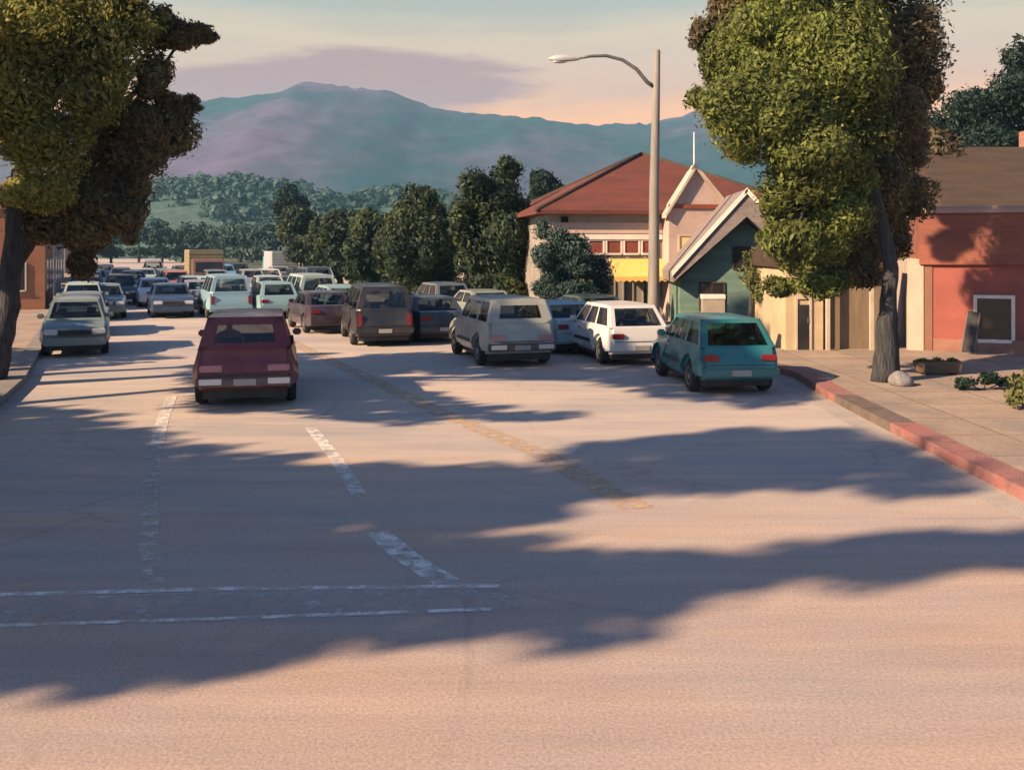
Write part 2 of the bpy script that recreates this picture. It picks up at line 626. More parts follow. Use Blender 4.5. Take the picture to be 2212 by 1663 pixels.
mark('lane_line_left', [(330, 1262), (322, 1180), (322, 1060), (338, 960)], 0.20, wf)
mark('lane_dash_left', [(338, 960), (352, 905), (372, 855)], 0.20, wm)
mark('lane_dash_far', [(672, 925), (722, 985), (775, 1068)], 0.19, wm)
mark('lane_dash_near', [(815, 1150), (880, 1205), (965, 1258)], 0.26, wm)
mark('centre_line', [(1380, 1098), (1180, 985), (960, 895), (760, 800), (690, 768), (600, 725), (520, 688)], 0.42, ym)
mark('crossing_line_far', [(-700, 1330), (0, 1285), (500, 1272), (1080, 1266)], 0.09, wm)
mark('crossing_line_near', [(-700, 1400), (0, 1352), (500, 1336), (1060, 1316)], 0.07, wm)
bm = bmesh.new()
strip(bm, resample([G(-700, 1365), G(0, 1318), G(500, 1304), G(1120, 1291)], 0.4), -0.28, 0.28, 0.003)
tag(bm_obj('crossing_band', bm, marking_mat('worn_crossing_band', (0.45, 0.42, 0.41), 0.46)), kind='structure')


# ------------------------------------------------------------------ hills
def interp(x, tab):
    if x <= tab[0][0]:
        return tab[0][1]
    for (a, va), (b, vb) in zip(tab, tab[1:]):
        if x <= b:
            t = (x - a) / (b - a)
            return va + (vb - va) * t
    return tab[-1][1]


def terrain(name, prof, Yr, Y0, Y1, material, x0, x1, nx=260, ny=46, rough=1.0, fuzz=0.0):
    verts, faces = [], []
    for j in range(ny + 1):
        Y = Y0 + (Y1 - Y0) * (j / ny)
        for i in range(nx + 1):
            px = x0 + (x1 - x0) * i / nx
            X = (px - CX) / F * Yr * (0.75 + 0.25 * Y / Yr)
            zr = H + (HY - interp(px, prof)) * Yr / F
            t = (Y - Y0) / (Yr - Y0) if Y <= Yr else 1 - (Y - Yr) / (Y1 - Yr)
            s = t * t * (3 - 2 * t)
            s = 0.65 * s + 0.35 * t
            n = mnoise.fractal(Vector((X / 160, Y / 160, 3.1)), 1.0, 2.0, 5)
            n2 = mnoise.noise(Vector((X / 9, Y / 9, 0.5)))
            z = zr * s + rough * n * 16 * (s * (1.15 - s) + 0.02) * 2 + fuzz * n2 * s - 2
            verts.append((X, Y, z))
    w = nx + 1
    for j in range(ny):
        for i in range(nx):
            a = j * w + i
            faces.append((a, a + 1, a + w + 1, a + w))
    return tag(new_obj(name, verts, faces, material, smooth=True), kind='structure')


hill_m = mat('hill_cover', (0.006, 0.040, 0.056), 0.95, (0.085, 0.066, 0.120), 0.0034, contrast=(0.44, 0.62), detail=5, fine=0.25)
foot_m = mat('foothill_cover', (0.030, 0.075, 0.066), 0.95, (0.060, 0.105, 0.090), 0.02, contrast=(0.35, 0.65), fine=0.35, bump=0.5, bscale=0.5)
terrain('hills', [(-900, 330), (0, 250), (380, 228), (450, 220), (550, 212), (630, 194), (680, 178), (740, 185), (860, 202), (930, 230), (1000, 243),
                  (1100, 247), (1200, 266), (1280, 276), (1400, 264), (1500, 240), (1700, 232), (2000, 260), (2400, 300), (3200, 380)],
        1250, 560, 2000, hill_m, -900, 3200, fuzz=5.0, rough=0.8)
terrain('foothills', [(-600, 470), (0, 430), (330, 418), (420, 395), (560, 392), (650, 405), (760, 425), (900, 415), (1050, 440), (1250, 460), (1500, 450), (2600, 470)],
        430, 250, 600, foot_m, -600, 2600, ny=36, fuzz=1.6, rough=0.35)


# woods far off on the slopes, one mass each
def wood(name, hill, n, cr, leaves, lsize, leaf, seed, keep, label):
    me = hill.data
    rng = np.random.default_rng(seed)
    co = np.empty(len(me.vertices) * 3, dtype=np.float32)
    me.vertices.foreach_get('co', co)
    co = co.reshape(-1, 3)
    w = np.array([keep(*c) for c in co])
    idx = rng.choice(len(co), n, p=w / w.sum())
    c = co[idx] + np.concatenate([rng.normal(size=(n, 2)) * cr * 1.2, np.zeros((n, 1))], axis=1)
    r = cr * rng.uniform(0.6, 1.3, (n, 1))
    k = np.repeat(np.arange(n), leaves)
    d = rng.normal(size=(n * leaves, 3)); d /= np.linalg.norm(d, axis=1)[:, None]
    p = c[k] + d * r[k] * np.array([1, 1, 0.9]) * rng.uniform(0.6, 1, (len(k), 1)) + np.array([0, 0, 0.35]) * r[k]
    a = np.cross(d, rng.normal(size=d.shape)); a /= np.linalg.norm(a, axis=1)[:, None]
    b = np.cross(d, a)
    l = lsize * rng.uniform(0.6, 1.4, (len(k), 1))
    V = np.stack([p - a * l, p + b * l * .6, p + a * l, p - b * l * .6], axis=1).reshape(-1, 3)
    nf = len(V) // 4
    m2 = bpy.data.meshes.new(name)
    m2.vertices.add(len(V)); m2.vertices.foreach_set('co', V.astype(np.float32).ravel())
    m2.loops.add(nf * 4); m2.loops.foreach_set('vertex_index', np.arange(nf * 4, dtype=np.int32))
    m2.polygons.add(nf); m2.polygons.foreach_set('loop_start', np.arange(0, nf * 4, 4, dtype=np.int32))
    m2.update(calc_edges=True)
    o = link_mesh(name, m2, MATS[leaf])
    return tag(o, label, 'wood', None, 'stuff')


def foot_keep(x, y, z):
    return 0.0 if z < 3 or y > 470 else max(0.02, 0.35 + mnoise.noise(Vector((x / 60, y / 60, 2.2))))


wood('foothill_wood', bpy.data.objects['foothills'], 1700, 4.2, 60, 1.15, 'leaf_foot', 6, foot_keep, 'teal green wood covering the low foothills')


# ------------------------------------------------------------------ trees
def crown_mesh(blobs, n_leaf, size, seed, flat=0.55, sub=15):
    rng = np.random.default_rng(seed)
    vol = np.array([b[3] * b[4] + b[4] * b[5] + b[3] * b[5] for b in blobs])
    cnt = np.maximum((n_leaf * vol / vol.sum()).astype(int), 20)
    V = []
    for b, n in zip(blobs, cnt):
        c = np.array(b[:3]); r = np.array(b[3:6])
        ns = sub
        sd = rng.normal(size=(ns, 3)); sd /= np.linalg.norm(sd, axis=1)[:, None]
        sc_ = c + sd * r * rng.uniform(0.35, 0.80, (ns, 1))
        sr = r[None, :] * rng.uniform(0.30, 0.58, (ns, 1))
        sc_[0] = c; sr[0] = r * 0.72
        stroke = rng.normal(size=(ns, 3)) + np.array([0.2, 0.1, -0.7])
        stroke /= np.linalg.norm(stroke, axis=1)[:, None]
        k = rng.integers(0, ns, n)
        k = np.where(rng.random(n) < 0.16, 0, k)
        d = rng.normal(size=(n, 3)); d /= np.linalg.norm(d, axis=1)[:, None]
        rad = rng.uniform(0.35, 1.0, (n, 1)) ** 0.5
        stray = rng.random((n, 1)) < 0.12
        rad = np.where(stray, rad * rng.uniform(1.1, 1.45, (n, 1)), rad)
        p = sc_[k] + d * sr[k] * rad
        out = d * 0.7 + (p - c) / r * 0.5 + rng.normal(size=(n, 3)) * flat
        out /= np.linalg.norm(out, axis=1)[:, None]
        a = stroke[k] + rng.normal(size=(n, 3)) * 0.5
        a -= out * (a * out).sum(1)[:, None]
        a /= np.linalg.norm(a, axis=1)[:, None] + 1e-9
        bb = np.cross(out, a)
        ln = size * rng.uniform(0.6, 1.45, (n, 1)); wd = ln * rng.uniform(0.32, 0.5, (n, 1))
        q = np.stack([p - a * ln * 0.5, p + bb * wd * 0.5 - out * ln * 0.06, p + a * ln * 0.5 - out * ln * 0.1, p - bb * wd * 0.5 - out * ln * 0.06], axis=1)
        V.append(q.reshape(-1, 3))
    V = np.concatenate(V)
    nf = len(V) // 4
    me = bpy.data.meshes.new('crown')
    me.vertices.add(len(V)); me.vertices.foreach_set('co', V.astype(np.float32).ravel())
    me.loops.add(nf * 4); me.loops.foreach_set('vertex_index', np.arange(nf * 4, dtype=np.int32))
    me.polygons.add(nf); me.polygons.foreach_set('loop_start', np.arange(0, nf * 4, 4, dtype=np.int32))
    me.update(calc_edges=True)
    return me


def limb(bm, a, b, r0, r1, rng, n=8, sag=0.0):
    a, b = Vector(a), Vector(b)
    pts, rad = [], []
    L = (b - a).length
    ph = [rng.uniform(0, 6.28) for _ in range(3)]
    for i in range(8):
        t = i / 7
        p = a.lerp(b, t)
        w = math.sin(math.pi * t) * L * 0.06
        p += Vector((math.sin(ph[0] + 4 * t) * w, math.sin(ph[1] + 4 * t) * w, math.sin(math.pi * t) * sag * L))
        pts.append(p)
        rad.append(r0 + (r1 - r0) * t)
    tube(bm, pts, rad, n)


def tree(name, label, base, trunk_pts, trunk_r, blobs, leaf, n_leaf, size, seed, limbs=7, group=None, sub=15, extra_limbs=()):
    """base: ground point; everything else in world coordinates"""
    base = Vector(base)
    t = thing(name, label, 'tree', base, 0, group)
    bl = [(b[0] - base.x, b[1] - base.y, b[2] - base.z, b[3], b[4], b[5]) for b in blobs]
    me = crown_mesh(bl, n_leaf, size, seed, sub=sub)
    link_mesh('crown', me, MATS[leaf], t)
    rng = random.Random(seed)
    bm = bmesh.new()
    tp = [Vector(p) - base for p in trunk_pts]
    tp[0].z = -0.03
    tr = [trunk_r * 1.35] + [trunk_r * (1 - 0.55 * i / (len(tp) - 1)) for i in range(1, len(tp))]
    # finer trunk with a little wobble
    pts, rad = [], []
    for i in range(len(tp) - 1):
        for j in range(5):
            u = j / 5
            p = tp[i].lerp(tp[i + 1], u)
            p += Vector((rng.uniform(-1, 1), rng.uniform(-1, 1), 0)) * trunk_r * 0.09
            pts.append(p)
            rad.append((tr[i] + (tr[i + 1] - tr[i]) * u) * rng.uniform(0.94, 1.07))
    pts.append(tp[-1]); rad.append(tr[-1])
    tube(bm, pts, rad, 14)
    top = tp[-1]
    order = sorted(bl, key=lambda b: -(b[3] * b[5]))[:limbs]
    for b in order:
        k = rng.uniform(0.55, 1.0)
        s = tp[-2].lerp(top, k)
        limb(bm, s, (b[0], b[1], b[2]), trunk_r * 0.42, trunk_r * 0.10, rng, sag=0.05)
    for (a, b_, r0, r1) in extra_limbs:
        limb(bm, Vector(a) - base, Vector(b_) - base, r0, r1, rng)
    bm_obj('trunk', bm, BARK, t, smooth=True)
    return t


def pblobs(lst, Y, seed, deep=0.85):
    """clump list measured on the picture (x, y, half width, half height[, nearer/farther]) -> ellipsoids standing at distance Y"""
    rng = random.Random(seed)
    out = []
    k = K(Y)
    for b in lst:
        dy = b[4] if len(b) > 4 else rng.uniform(-0.9, 0.9)
        c = P(b[0], b[1], Y)
        out.append((c.x * (Y + dy) / Y, Y + dy, H + (c.z - H) * (Y + dy) / Y, b[2] / k, max(b[2], b[3]) / k * deep, b[3] / k))
    return out


# the big olive tree on the right pavement, its shaded parts coloured dark on a second tree behind
bx, by = G(1912, 838)
bs = pblobs([(1690, 70, 165, 140), (1590, 130, 85, 100), (1640, 225, 135, 110, -1.0), (1790, 150, 130, 140, -0.7),
             (1745, 335, 135, 110, -0.9), (1505, 212, 28, 26), (1575, 250, 50, 50, -1.0), (1800, 470, 80, 90, -.4), (1750, 575, 60, 55), (1750, -90, 170, 130),
             (1690, 620, 42, 30), (1715, 520, 70, 60), (1780, 610, 62, 36), (1700, 430, 60, 60, -0.5), (1850, 270, 70, 90, -.2), (1840, 390, 60, 60, -.3)], by, 5)
tree('broadleaf_tree', 'large olive green tree on the right pavement beside the red building', (bx, by, 0.145),
     [(bx, by, 0), P(1915, 700, by), P(1925, 580, by), P(1890, 420, by), P(1830, 250, by - .3)], 0.215, bs, 'leaf_olive', 140000, 0.122, 11, limbs=10)
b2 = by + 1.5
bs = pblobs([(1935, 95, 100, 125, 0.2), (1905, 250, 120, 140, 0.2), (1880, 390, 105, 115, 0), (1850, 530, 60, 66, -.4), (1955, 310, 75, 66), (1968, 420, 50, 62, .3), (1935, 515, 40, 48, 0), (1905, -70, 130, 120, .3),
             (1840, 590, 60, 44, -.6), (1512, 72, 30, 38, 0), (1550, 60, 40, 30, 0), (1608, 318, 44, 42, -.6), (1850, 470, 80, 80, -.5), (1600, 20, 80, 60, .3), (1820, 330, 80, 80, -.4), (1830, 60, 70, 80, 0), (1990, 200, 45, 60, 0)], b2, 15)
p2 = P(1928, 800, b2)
tree('broadleaf_tree', 'shaded parts of the large olive tree, coloured umber on a second tree behind', (p2.x, b2, 0.145),
     [(p2.x, b2, 0), P(1928, 690, b2), P(1928, 560, b2), P(1925, 400, b2), P(1910, 220, b2)], 0.13, bs, 'leaf_shaded', 125000, 0.122, 12, limbs=10)
# the big tree at the left edge, lit half leaved brighter, shaded half darker and behind
lx, ly = -11.35, 21.3
bs = pblobs([(90, 60, 170, 150, -0.6), (275, 60, 100, 90), (40, 205, 110, 140, -0.8), (205, 180, 120, 105, -0.4), (110, 300, 110, 80, -0.6), (100, -90, 220, 130), (310, -40, 60, 60),
             (90, 420, 90, 40, -.6), (20, -280, 240, 130), (160, -200, 160, 90), (-60, -460, 180, 110)], ly, 6)
tree('broadleaf_tree', 'tall tree at the left edge of the street, its sunlit half coloured yellow olive', (lx, ly, 0.145),
     [(lx, ly, 0), P(14, 690, ly), P(28, 540, ly), P(45, 380, ly), P(90, 200, ly)], 0.27, bs, 'leaf_sunlit', 130000, 0.122, 21, limbs=10)
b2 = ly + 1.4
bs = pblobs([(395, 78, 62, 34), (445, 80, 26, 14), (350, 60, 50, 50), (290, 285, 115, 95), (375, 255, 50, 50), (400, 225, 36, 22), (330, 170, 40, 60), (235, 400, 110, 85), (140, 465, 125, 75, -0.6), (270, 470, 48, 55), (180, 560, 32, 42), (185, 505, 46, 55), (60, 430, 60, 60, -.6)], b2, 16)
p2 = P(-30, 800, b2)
tree('broadleaf_tree', 'shaded parts of the tall tree at the left edge, coloured umber on a second tree behind', (p2.x, b2, 0.145),
     [(p2.x, b2, 0), P(-10, 690, b2), P(40, 560, b2), P(120, 430, b2), P(240, 280, b2)], 0.22, bs, 'leaf_shaded', 110000, 0.122, 22, limbs=10)
# the lime green young tree behind the teal car
ty = 31.0
b0 = P(1622, 700, ty)
bs = pblobs([(1640, 600, 40, 42), (1672, 585, 34, 46), (1690, 625, 30, 26), (1650, 630, 38, 22), (1625, 560, 22, 30)], ty, 7)
tree('young_tree', 'small lime green young tree in front of the green house', (b0.x, ty, 0.145), [(b0.x, ty, 0), P(1620, 680, ty), P(1630, 600, ty)], 0.13, bs, 'leaf_lime', 6000, 0.14, 31, limbs=4)
# grey-teal small tree before the red-gabled building
ty = 35.6
b0 = P(1232, 700, ty)
bs = pblobs([(1225, 525, 48, 36), (1200, 560, 34, 36), (1262, 575, 44, 32), (1215, 600, 40, 26), (1245, 545, 40, 30), (1178, 560, 30, 50), (1182, 625, 36, 40), (1235, 625, 50, 34), (1285, 620, 38, 30), (1172, 500, 24, 28), (1290, 580, 36, 30)], ty, 8, 0.5)
tree('young_tree', 'grey teal small tree before the red roofed building', (b0.x, ty, 0.145), [(b0.x, ty, 0), P(1232, 640, ty), P(1230, 560, ty)], 0.10, bs, 'leaf_teal', 20000, 0.13, 32, limbs=4)
# the row of street trees along the right kerb
row = [
    (1078, 45.0, [(1072, 430, 78, 72), (1100, 365, 36, 36), (1035, 410, 46, 52), (1085, 530, 80, 100), (1028, 550, 46, 84), (1126, 545, 42, 95), (1080, 615, 76, 40), (1005, 500, 34, 70), (1030, 630, 50, 36), (1110, 630, 44, 34)], 'tallest dark tree of the row beside the red roofed building', 13000, 'leaf_dark'),
    (897, 52.0, [(900, 455, 52, 54), (880, 530, 46, 64), (925, 530, 44, 66), (900, 595, 54, 44), (930, 428, 24, 28), (865, 480, 30, 40), (880, 630, 50, 26), (930, 630, 46, 24), (860, 560, 34, 50)], 'rounded olive topped tree, second in the row on the right kerb', 8000, 'leaf_dark'),
    (812, 62.0, [(800, 500, 48, 44), (832, 530, 40, 56), (790, 555, 44, 44), (848, 488, 30, 34), (815, 590, 44, 26), (800, 612, 46, 20), (770, 585, 34, 34)], 'low spreading tree, third in the row on the right kerb', 5600, 'leaf_dark'),
    (735, 76.0, [(735, 490, 46, 38), (705, 522, 36, 34), (768, 520, 32, 42), (735, 545, 44, 26), (735, 578, 48, 24)], 'squat olive tree, fourth in the row on the right kerb', 4200, 'leaf_dark'),
    (650, 92.0, [(648, 472, 50, 36), (618, 500, 32, 30), (684, 502, 32, 30), (655, 520, 40, 24), (655, 550, 44, 24)], 'far olive tree, fifth in the row on the right kerb', 3800, 'leaf_dark'),
    (625, 118.0, [(622, 425, 26, 30), (640, 445, 30, 26), (605, 450, 22, 26), (625, 480, 34, 34)], 'distant dark tree rising behind the row of street trees', 2600, 'leaf_deep'),
    (985, 58.0, [(975, 560, 34, 50), (995, 520, 30, 46), (960, 600, 40, 30), (1000, 600, 40, 40)], 'narrow dark tree between the tallest tree and the rounded one', 2600, 'leaf_deep'),
    (955, 54.0, [(955, 500, 36, 60), (965, 560, 34, 60), (950, 610, 44, 34), (940, 460, 24, 30)], 'full olive tree close on the right of the rounded olive topped tree', 4200, 'leaf_dark'),
    (862, 59.0, [(858, 500, 34, 56), (862, 560, 34, 52), (860, 605, 44, 30)], 'full dark tree between the rounded olive topped tree and the low spreading one', 3400, 'leaf_dark'),
    (775, 70.0, [(775, 505, 34, 42), (780, 550, 34, 44), (775, 585, 40, 26)], 'bushy dark tree between the low spreading tree and the squat one', 2600, 'leaf_dark'),
    (694, 84.0, [(694, 500, 32, 36), (696, 535, 36, 38), (694, 562, 40, 22)], 'bushy olive tree between the squat olive tree and the far one', 2400, 'leaf_dark'),
]
for i, (px, Y, bl, lab, nl, lf) in enumerate(row):
    b0 = P(px, 600, Y)
    c0 = bl[0]
    tree('street_tree', lab, (b0.x, Y, 0.145), [(b0.x, Y, 0), P(px, 590, Y), P(c0[0], c0[1] + 30, Y)], 0.20, pblobs(bl, Y, 40 + i), lf, nl * 3, 0.24 if Y < 60 else 0.40, 50 + i, limbs=4, group='street trees along the right kerb')
for i, (px, Y, w, h, lab) in enumerate([(350, 190, 30, 26, 'dark far tree at the end of the avenue, nearest the big left trees'), (395, 205, 34, 26, 'dark far tree at the end of the avenue, second from the big left trees'), (440, 195, 30, 26, 'dark far tree at the end of the avenue, left of the grey green ones'),
                                        (520, 170, 40, 32, 'grey green far tree above the ochre box truck'), (575, 150, 36, 34, 'grey green far tree above the white box truck'),
                                        (300, 200, 34, 24, 'dark far tree showing under the left crowns, right of two'), (240, 190, 34, 24, 'dark far tree showing under the left crowns, left of two'), (480, 185, 36, 26, 'grey green far tree between the dark far trees and the box trucks'),
                                        (545, 200, 36, 24, 'small grey green far tree between the two box trucks'), (170, 185, 36, 26, 'dark far tree beside the left buildings')]):
    b0 = P(px, 560, Y)
    tree('distant_tree', lab, (b0.x, Y, 0), [(b0.x, Y, 0), P(px, 540, Y), P(px, 510, Y)], 0.22, pblobs([(px, 505, w, h), (px - w * .5, 515, w * .7, h * .7), (px + w * .6, 518, w * .6, h * .6), (px, 545, w * 1.1, h * .7)], Y, 70 + i), 'leaf_teal' if i in (3, 4, 7, 8) else 'leaf_deep', 1900, 0.7, 80 + i, limbs=3, group='far trees at the end of the avenue')
# trees behind the buildings on the right
for (px, Y, bl, lab, lf, sd) in [
    (1180, 64, [(1175, 400, 38, 40), (1195, 420, 24, 34), (1165, 440, 30, 40), (1180, 500, 40, 60)], 'grey green tree rising behind the left eave of the red roofed building', 'leaf_deep', 90),
    (2120, 54, [(2100, 240, 90, 60), (2180, 200, 70, 80), (2040, 290, 70, 60), (2140, 320, 120, 70), (2230, 260, 90, 120), (2200, 130, 40, 50), (2080, 400, 90, 80)], 'deep green tree mass behind the brown roof', 'leaf_deep', 91),
    (1985, 42, [(2000, 400, 60, 66), (1980, 480, 56, 66), (2020, 330, 60, 56), (1965, 555, 46, 60), (1940, 430, 50, 60)], 'tree between the red building and the olive tree, in the umber of the crown shade', 'leaf_shaded', 92)]:
    b0 = P(px, 600, Y)
    tree('background_tree', lab, (b0.x, Y, 0.145), [(b0.x, Y, 0), P(px, 560, Y), P(px, 420, Y)], 0.25, pblobs(bl, Y, sd), lf, 22000, 0.28, sd, limbs=5)


# unseen trees on the near left pavement, crowns shaped to shade the road
def caster(gx, gy, h):
    d = h / math.tan(SUN_EL)
    return (gx + math.sin(SUN_AZ) * d, gy + math.cos(SUN_AZ) * d, h)


def inside(x, y, poly):
    c = False
    for (x1, y1), (x2, y2) in zip(poly, poly[1:] + poly[:1]):
        if (y1 > y) != (y2 > y) and x < (x2 - x1) * (y - y1) / (y2 - y1) + x1:
            c = not c
    return c


def unseen_shade_tree(label, outlines, h0, hs, gx0, seed, trunk, step=0.55, per=125):
    """an unseen tree, its crown of leaf clumps shaped back from shade outlines on the road"""
    rng = random.Random(seed)
    bl = []
    for ol in outlines:
        g = [G(*p) for p in ol]
        xs, ys = [p[0] for p in g], [p[1] for p in g]
        y = min(ys) + step / 3
        while y < max(ys):
            x = min(xs) + step / 3
            while x < max(xs):
                if inside(x, y, g):
                    h = h0 + hs * (x - gx0) + rng.uniform(-0.9, 0.9)
                    c = caster(x + rng.uniform(-.15, .15), y + rng.uniform(-.12, .12), h)
                    r_ = rng.uniform(0.46, 0.64)
                    bl.append((c[0], c[1], c[2], r_, r_, r_ * .8))
                x += step
            y += step
    tx, ty_ = trunk
    hz = sum(b[2] for b in bl) / len(bl)
    mx_ = sum(b[0] for b in bl) / len(bl)
    my_ = sum(b[1] for b in bl) / len(bl)
    tree('unseen_shade_tree', label, (tx, ty_, 0.145), [(tx, ty_, 0), (tx + .1, ty_, 2.5), ((tx + mx_) / 2, (ty_ + my_) / 2, hz * 0.65), (mx_, my_, hz - .3)], 0.26, bl, 'leaf_brownish', len(bl) * per, 0.33, seed, limbs=9, sub=4,
         group='unseen shade trees on the near left pavement')


unseen_shade_tree('broad unseen shade tree just outside the left edge, nearest the crossing', [[(-900, 1080), (-300, 880), (0, 868), (130, 895), (330, 950), (420, 985), (640, 1000), (900, 1010), (1010, 1000), (1250, 1085), (1110, 1140), (1040, 1200), (1200, 1240), (1440, 1265), (1500, 1345), (1200, 1365), (760, 1385), (640, 1415), (0, 1440), (-900, 1520)]], 8.0, 0.35, -4.0, 101, (-17.0, 4.2))
unseen_shade_tree('tallest shade tree out of frame behind the crossing', [[(1040, 1215), (1300, 1195), (1700, 1195), (2000, 1165), (2350, 1140), (2350, 1205), (2000, 1222), (1700, 1245), (1450, 1268), (1200, 1262)]], 10.6, 0.3, 2.0, 102, (-17.4, 2.6), step=.42, per=80)
unseen_shade_tree('lanky shade tree out of frame between the other shade trees', [[(1150, 1030), (1240, 970), (1500, 940), (1750, 925), (1900, 935), (2000, 985), (2110, 1040), (2200, 1080), (2080, 1068), (1880, 1040), (1600, 1050), (1350, 1062), (1210, 1050), (1080, 1075), (1000, 1040)]], 11.5, 0.3, 2.0, 103, (-18.0, 6.4), step=.5, per=85)
unseen_shade_tree('low shade tree out of frame beside the red car', [[(420, 790), (640, 760), (700, 790), (850, 800), (900, 850), (1100, 885), (1230, 895), (1150, 912), (1000, 905), (880, 918), (700, 905), (640, 892), (420, 890)], [(-100, 745), (60, 770), (300, 758), (330, 775), (250, 790), (60, 803), (-100, 800)],
           [(820, 765), (1060, 760), (1300, 785), (1560, 800), (1760, 845), (1720, 875), (1480, 870), (1400, 840), (1250, 815), (1000, 812), (850, 800)]], 7.5, 0.35, -1.0, 104, (-15.5, 15.0), step=.66, per=100)

# ------------------------------------------------------------------ buildings
cream = mat('cream_stucco', (0.50, 0.42, 0.34), 0.9, (0.40, 0.33, 0.27), 1.2, bump=0.25, bscale=25, fine=0.06)
pinkst = mat('pink_stucco', (0.47, 0.36, 0.32), 0.9, (0.38, 0.29, 0.26), 1.0, bump=0.25, bscale=25, fine=0.06)
greyst = mat('grey_stucco', (0.30, 0.27, 0.24), 0.9, (0.22, 0.20, 0.18), 1.0, bump=0.25, bscale=25, fine=0.06)
redw = mat('red_stucco', (0.33, 0.098, 0.078), 0.85, (0.25, 0.078, 0.062), 0.8, (1, 1, 2), bump=0.25, bscale=20, fine=0.08)
redd = mat('red_band', (0.27, 0.095, 0.066), 0.85, (0.19, 0.072, 0.052), 0.9, (0.4, 1, 3), bump=0.2, bscale=20, fine=0.1)
rust = mat('rust_red_tiles', (0.150, 0.042, 0.027), 0.85, (0.095, 0.032, 0.023), 0.9, (0.6, 1, 4), bump=0.4, bscale=12, fine=0.12)
brownr = mat('brown_shingles', (0.066, 0.044, 0.029), 0.9, (0.045, 0.032, 0.023), 1.0, (0.6, 1, 5), bump=0.6, bscale=10, fine=0.15)
darkbr = mat('dark_brown_boards', (0.065, 0.036, 0.026), 0.85, (0.045, 0.028, 0.022), 1.2, (1, 1, 4), bump=0.3, bscale=14)
greyr = mat('grey_shingles', (0.24, 0.20, 0.19), 0.9, (0.165, 0.145, 0.14), 1.2, (1, 3, 3), bump=0.5, bscale=12, fine=0.12)
whitew = mat('white_paint', (0.74, 0.69, 0.62), 0.6, (0.60, 0.56, 0.51), 2.0, bump=0.1, bscale=20)
greenw = mat('green_boards', (0.150, 0.235, 0.195), 0.8, (0.090, 0.165, 0.140), 0.9, (0.6, 1, 5), bump=0.4, bscale=12, fine=0.1)
yellst = mat('yellow_stucco', (0.48, 0.38, 0.24), 0.9, (0.38, 0.30, 0.20), 1.2, bump=0.2, bscale=25, fine=0.06)
tanw = mat('tan_boards', (0.22, 0.165, 0.105), 0.9, (0.165, 0.125, 0.085), 1.0, (6, 1, 0.6), bump=0.4, bscale=12, fine=0.1)
orangest = mat('terracotta_stucco', (0.36, 0.16, 0.085), 0.9, (0.27, 0.125, 0.075), 1.0, bump=0.25, bscale=25, fine=0.08)
awny = mat('yellow_canvas', (0.78, 0.50, 0.14), 0.8, (0.66, 0.42, 0.13), 2.0, (3, 1, 1))
darkgl = mat('dark_window_glass', (0.014, 0.015, 0.018), 0.12, (0.026, 0.026, 0.03), 1.5, spec=0.5)
redgl = mat('red_panel', (0.24, 0.06, 0.038), 0.5, (0.17, 0.05, 0.035), 2.0)
bluegrey = mat('blue_grey_stucco', (0.17, 0.18, 0.215), 0.9, (0.23, 0.22, 0.225), 0.7, bump=0.2, bscale=20)
foundm = mat('red_brown_brick', (0.33, 0.165, 0.115), 0.9, (0.25, 0.13, 0.10), 1.4, (1, 1, 3), bump=0.4, bscale=20, fine=0.12)


def window(parent, x0, x1, z0, z1, y, frame_m=None, pane_m=None, fw=0.07, mull=0, name='window', out=0.05):
    """framed window on a wall whose face looks to -y at y"""
    frame_m = frame_m or whitew
    pane_m = pane_m or darkgl
    fr = boxes(name, [(x0 - fw, x0, y - out, y + .03, z0 - fw, z1 + fw), (x1, x1 + fw, y - out, y + .03, z0 - fw, z1 + fw), (x0, x1, y - out, y + .03, z1, z1 + fw), (x0, x1, y - out - .04, y + .03, z0 - fw, z0)]
               + [(x0 + (x1 - x0) * (i + 1) / (mull + 1) - .018, x0 + (x1 - x0) * (i + 1) / (mull + 1) + .018, y - out + .015, y + .03, z0, z1) for i in range(mull)], frame_m, parent)
    boxes('pane', [(x0, x1, y - .012, y + .028, z0, z1)], pane_m, fr)
    return fr


# --- red building on the right
RY = 27.5
kx = lambda px, Y=RY: (px - CX) / K(Y)
kz = lambda py, Y=RY: H - (py - HY) / K(Y)
x0 = kx(1962)
RA = R(-19)


def wall_u(px):                # distance along the turned front wall of the red building
    t_ = (px - CX) / F
    return (RY * t_ - x0) / (math.cos(RA) - t_ * math.sin(RA))


rb = thing('shop_building', 'low red stucco building with a cream corner and one dark window', 'building', (x0, RY, 0.145), RA)
Wd = 9.0
zt = kz(462) - 0.145
boxes('wall', [(0.62, Wd, 0, 7, -0.3, kz(572) - .145)], redw, rb)
boxes('corner_pier', [(-0.02, 0.40, -0.06, 7.05, -0.3, kz(560) - .145)], cream, rb, bevel=0.01)
boxes('pilaster', [(0.40, 0.62, -0.03, 6.9, -0.3, kz(560) - .145)], mat('brown_pilaster', (0.24, 0.115, 0.07), 0.85, (0.19, 0.10, 0.07), 2), rb)
boxes('sign_band', [(0.28, Wd + .02, -0.12, 7.06, kz(572) - .145, zt)], redd, rb, bevel=0.015)
boxes('cornice', [(0.20, Wd + .06, -0.20, 7.12, zt, zt + 0.13), (0.24, Wd + .04, -0.15, 7.1, zt + .13, zt + 0.19)], mat('cornice_stucco', (0.40, 0.27, 0.23), 0.85, (0.32, 0.23, 0.20), 2), rb)
boxes('plinth', [(0.64, Wd + .01, -0.10, -0.002, -0.3, 0.34)], foundm, rb, bevel=0.01)
wx0, wx1 = wall_u(2110), wall_u(2184)
window(rb, wx0, wx1, kz(728) - .145, kz(642) - .145, -0.002, whitew, darkgl, 0.09, 0, out=0.07)
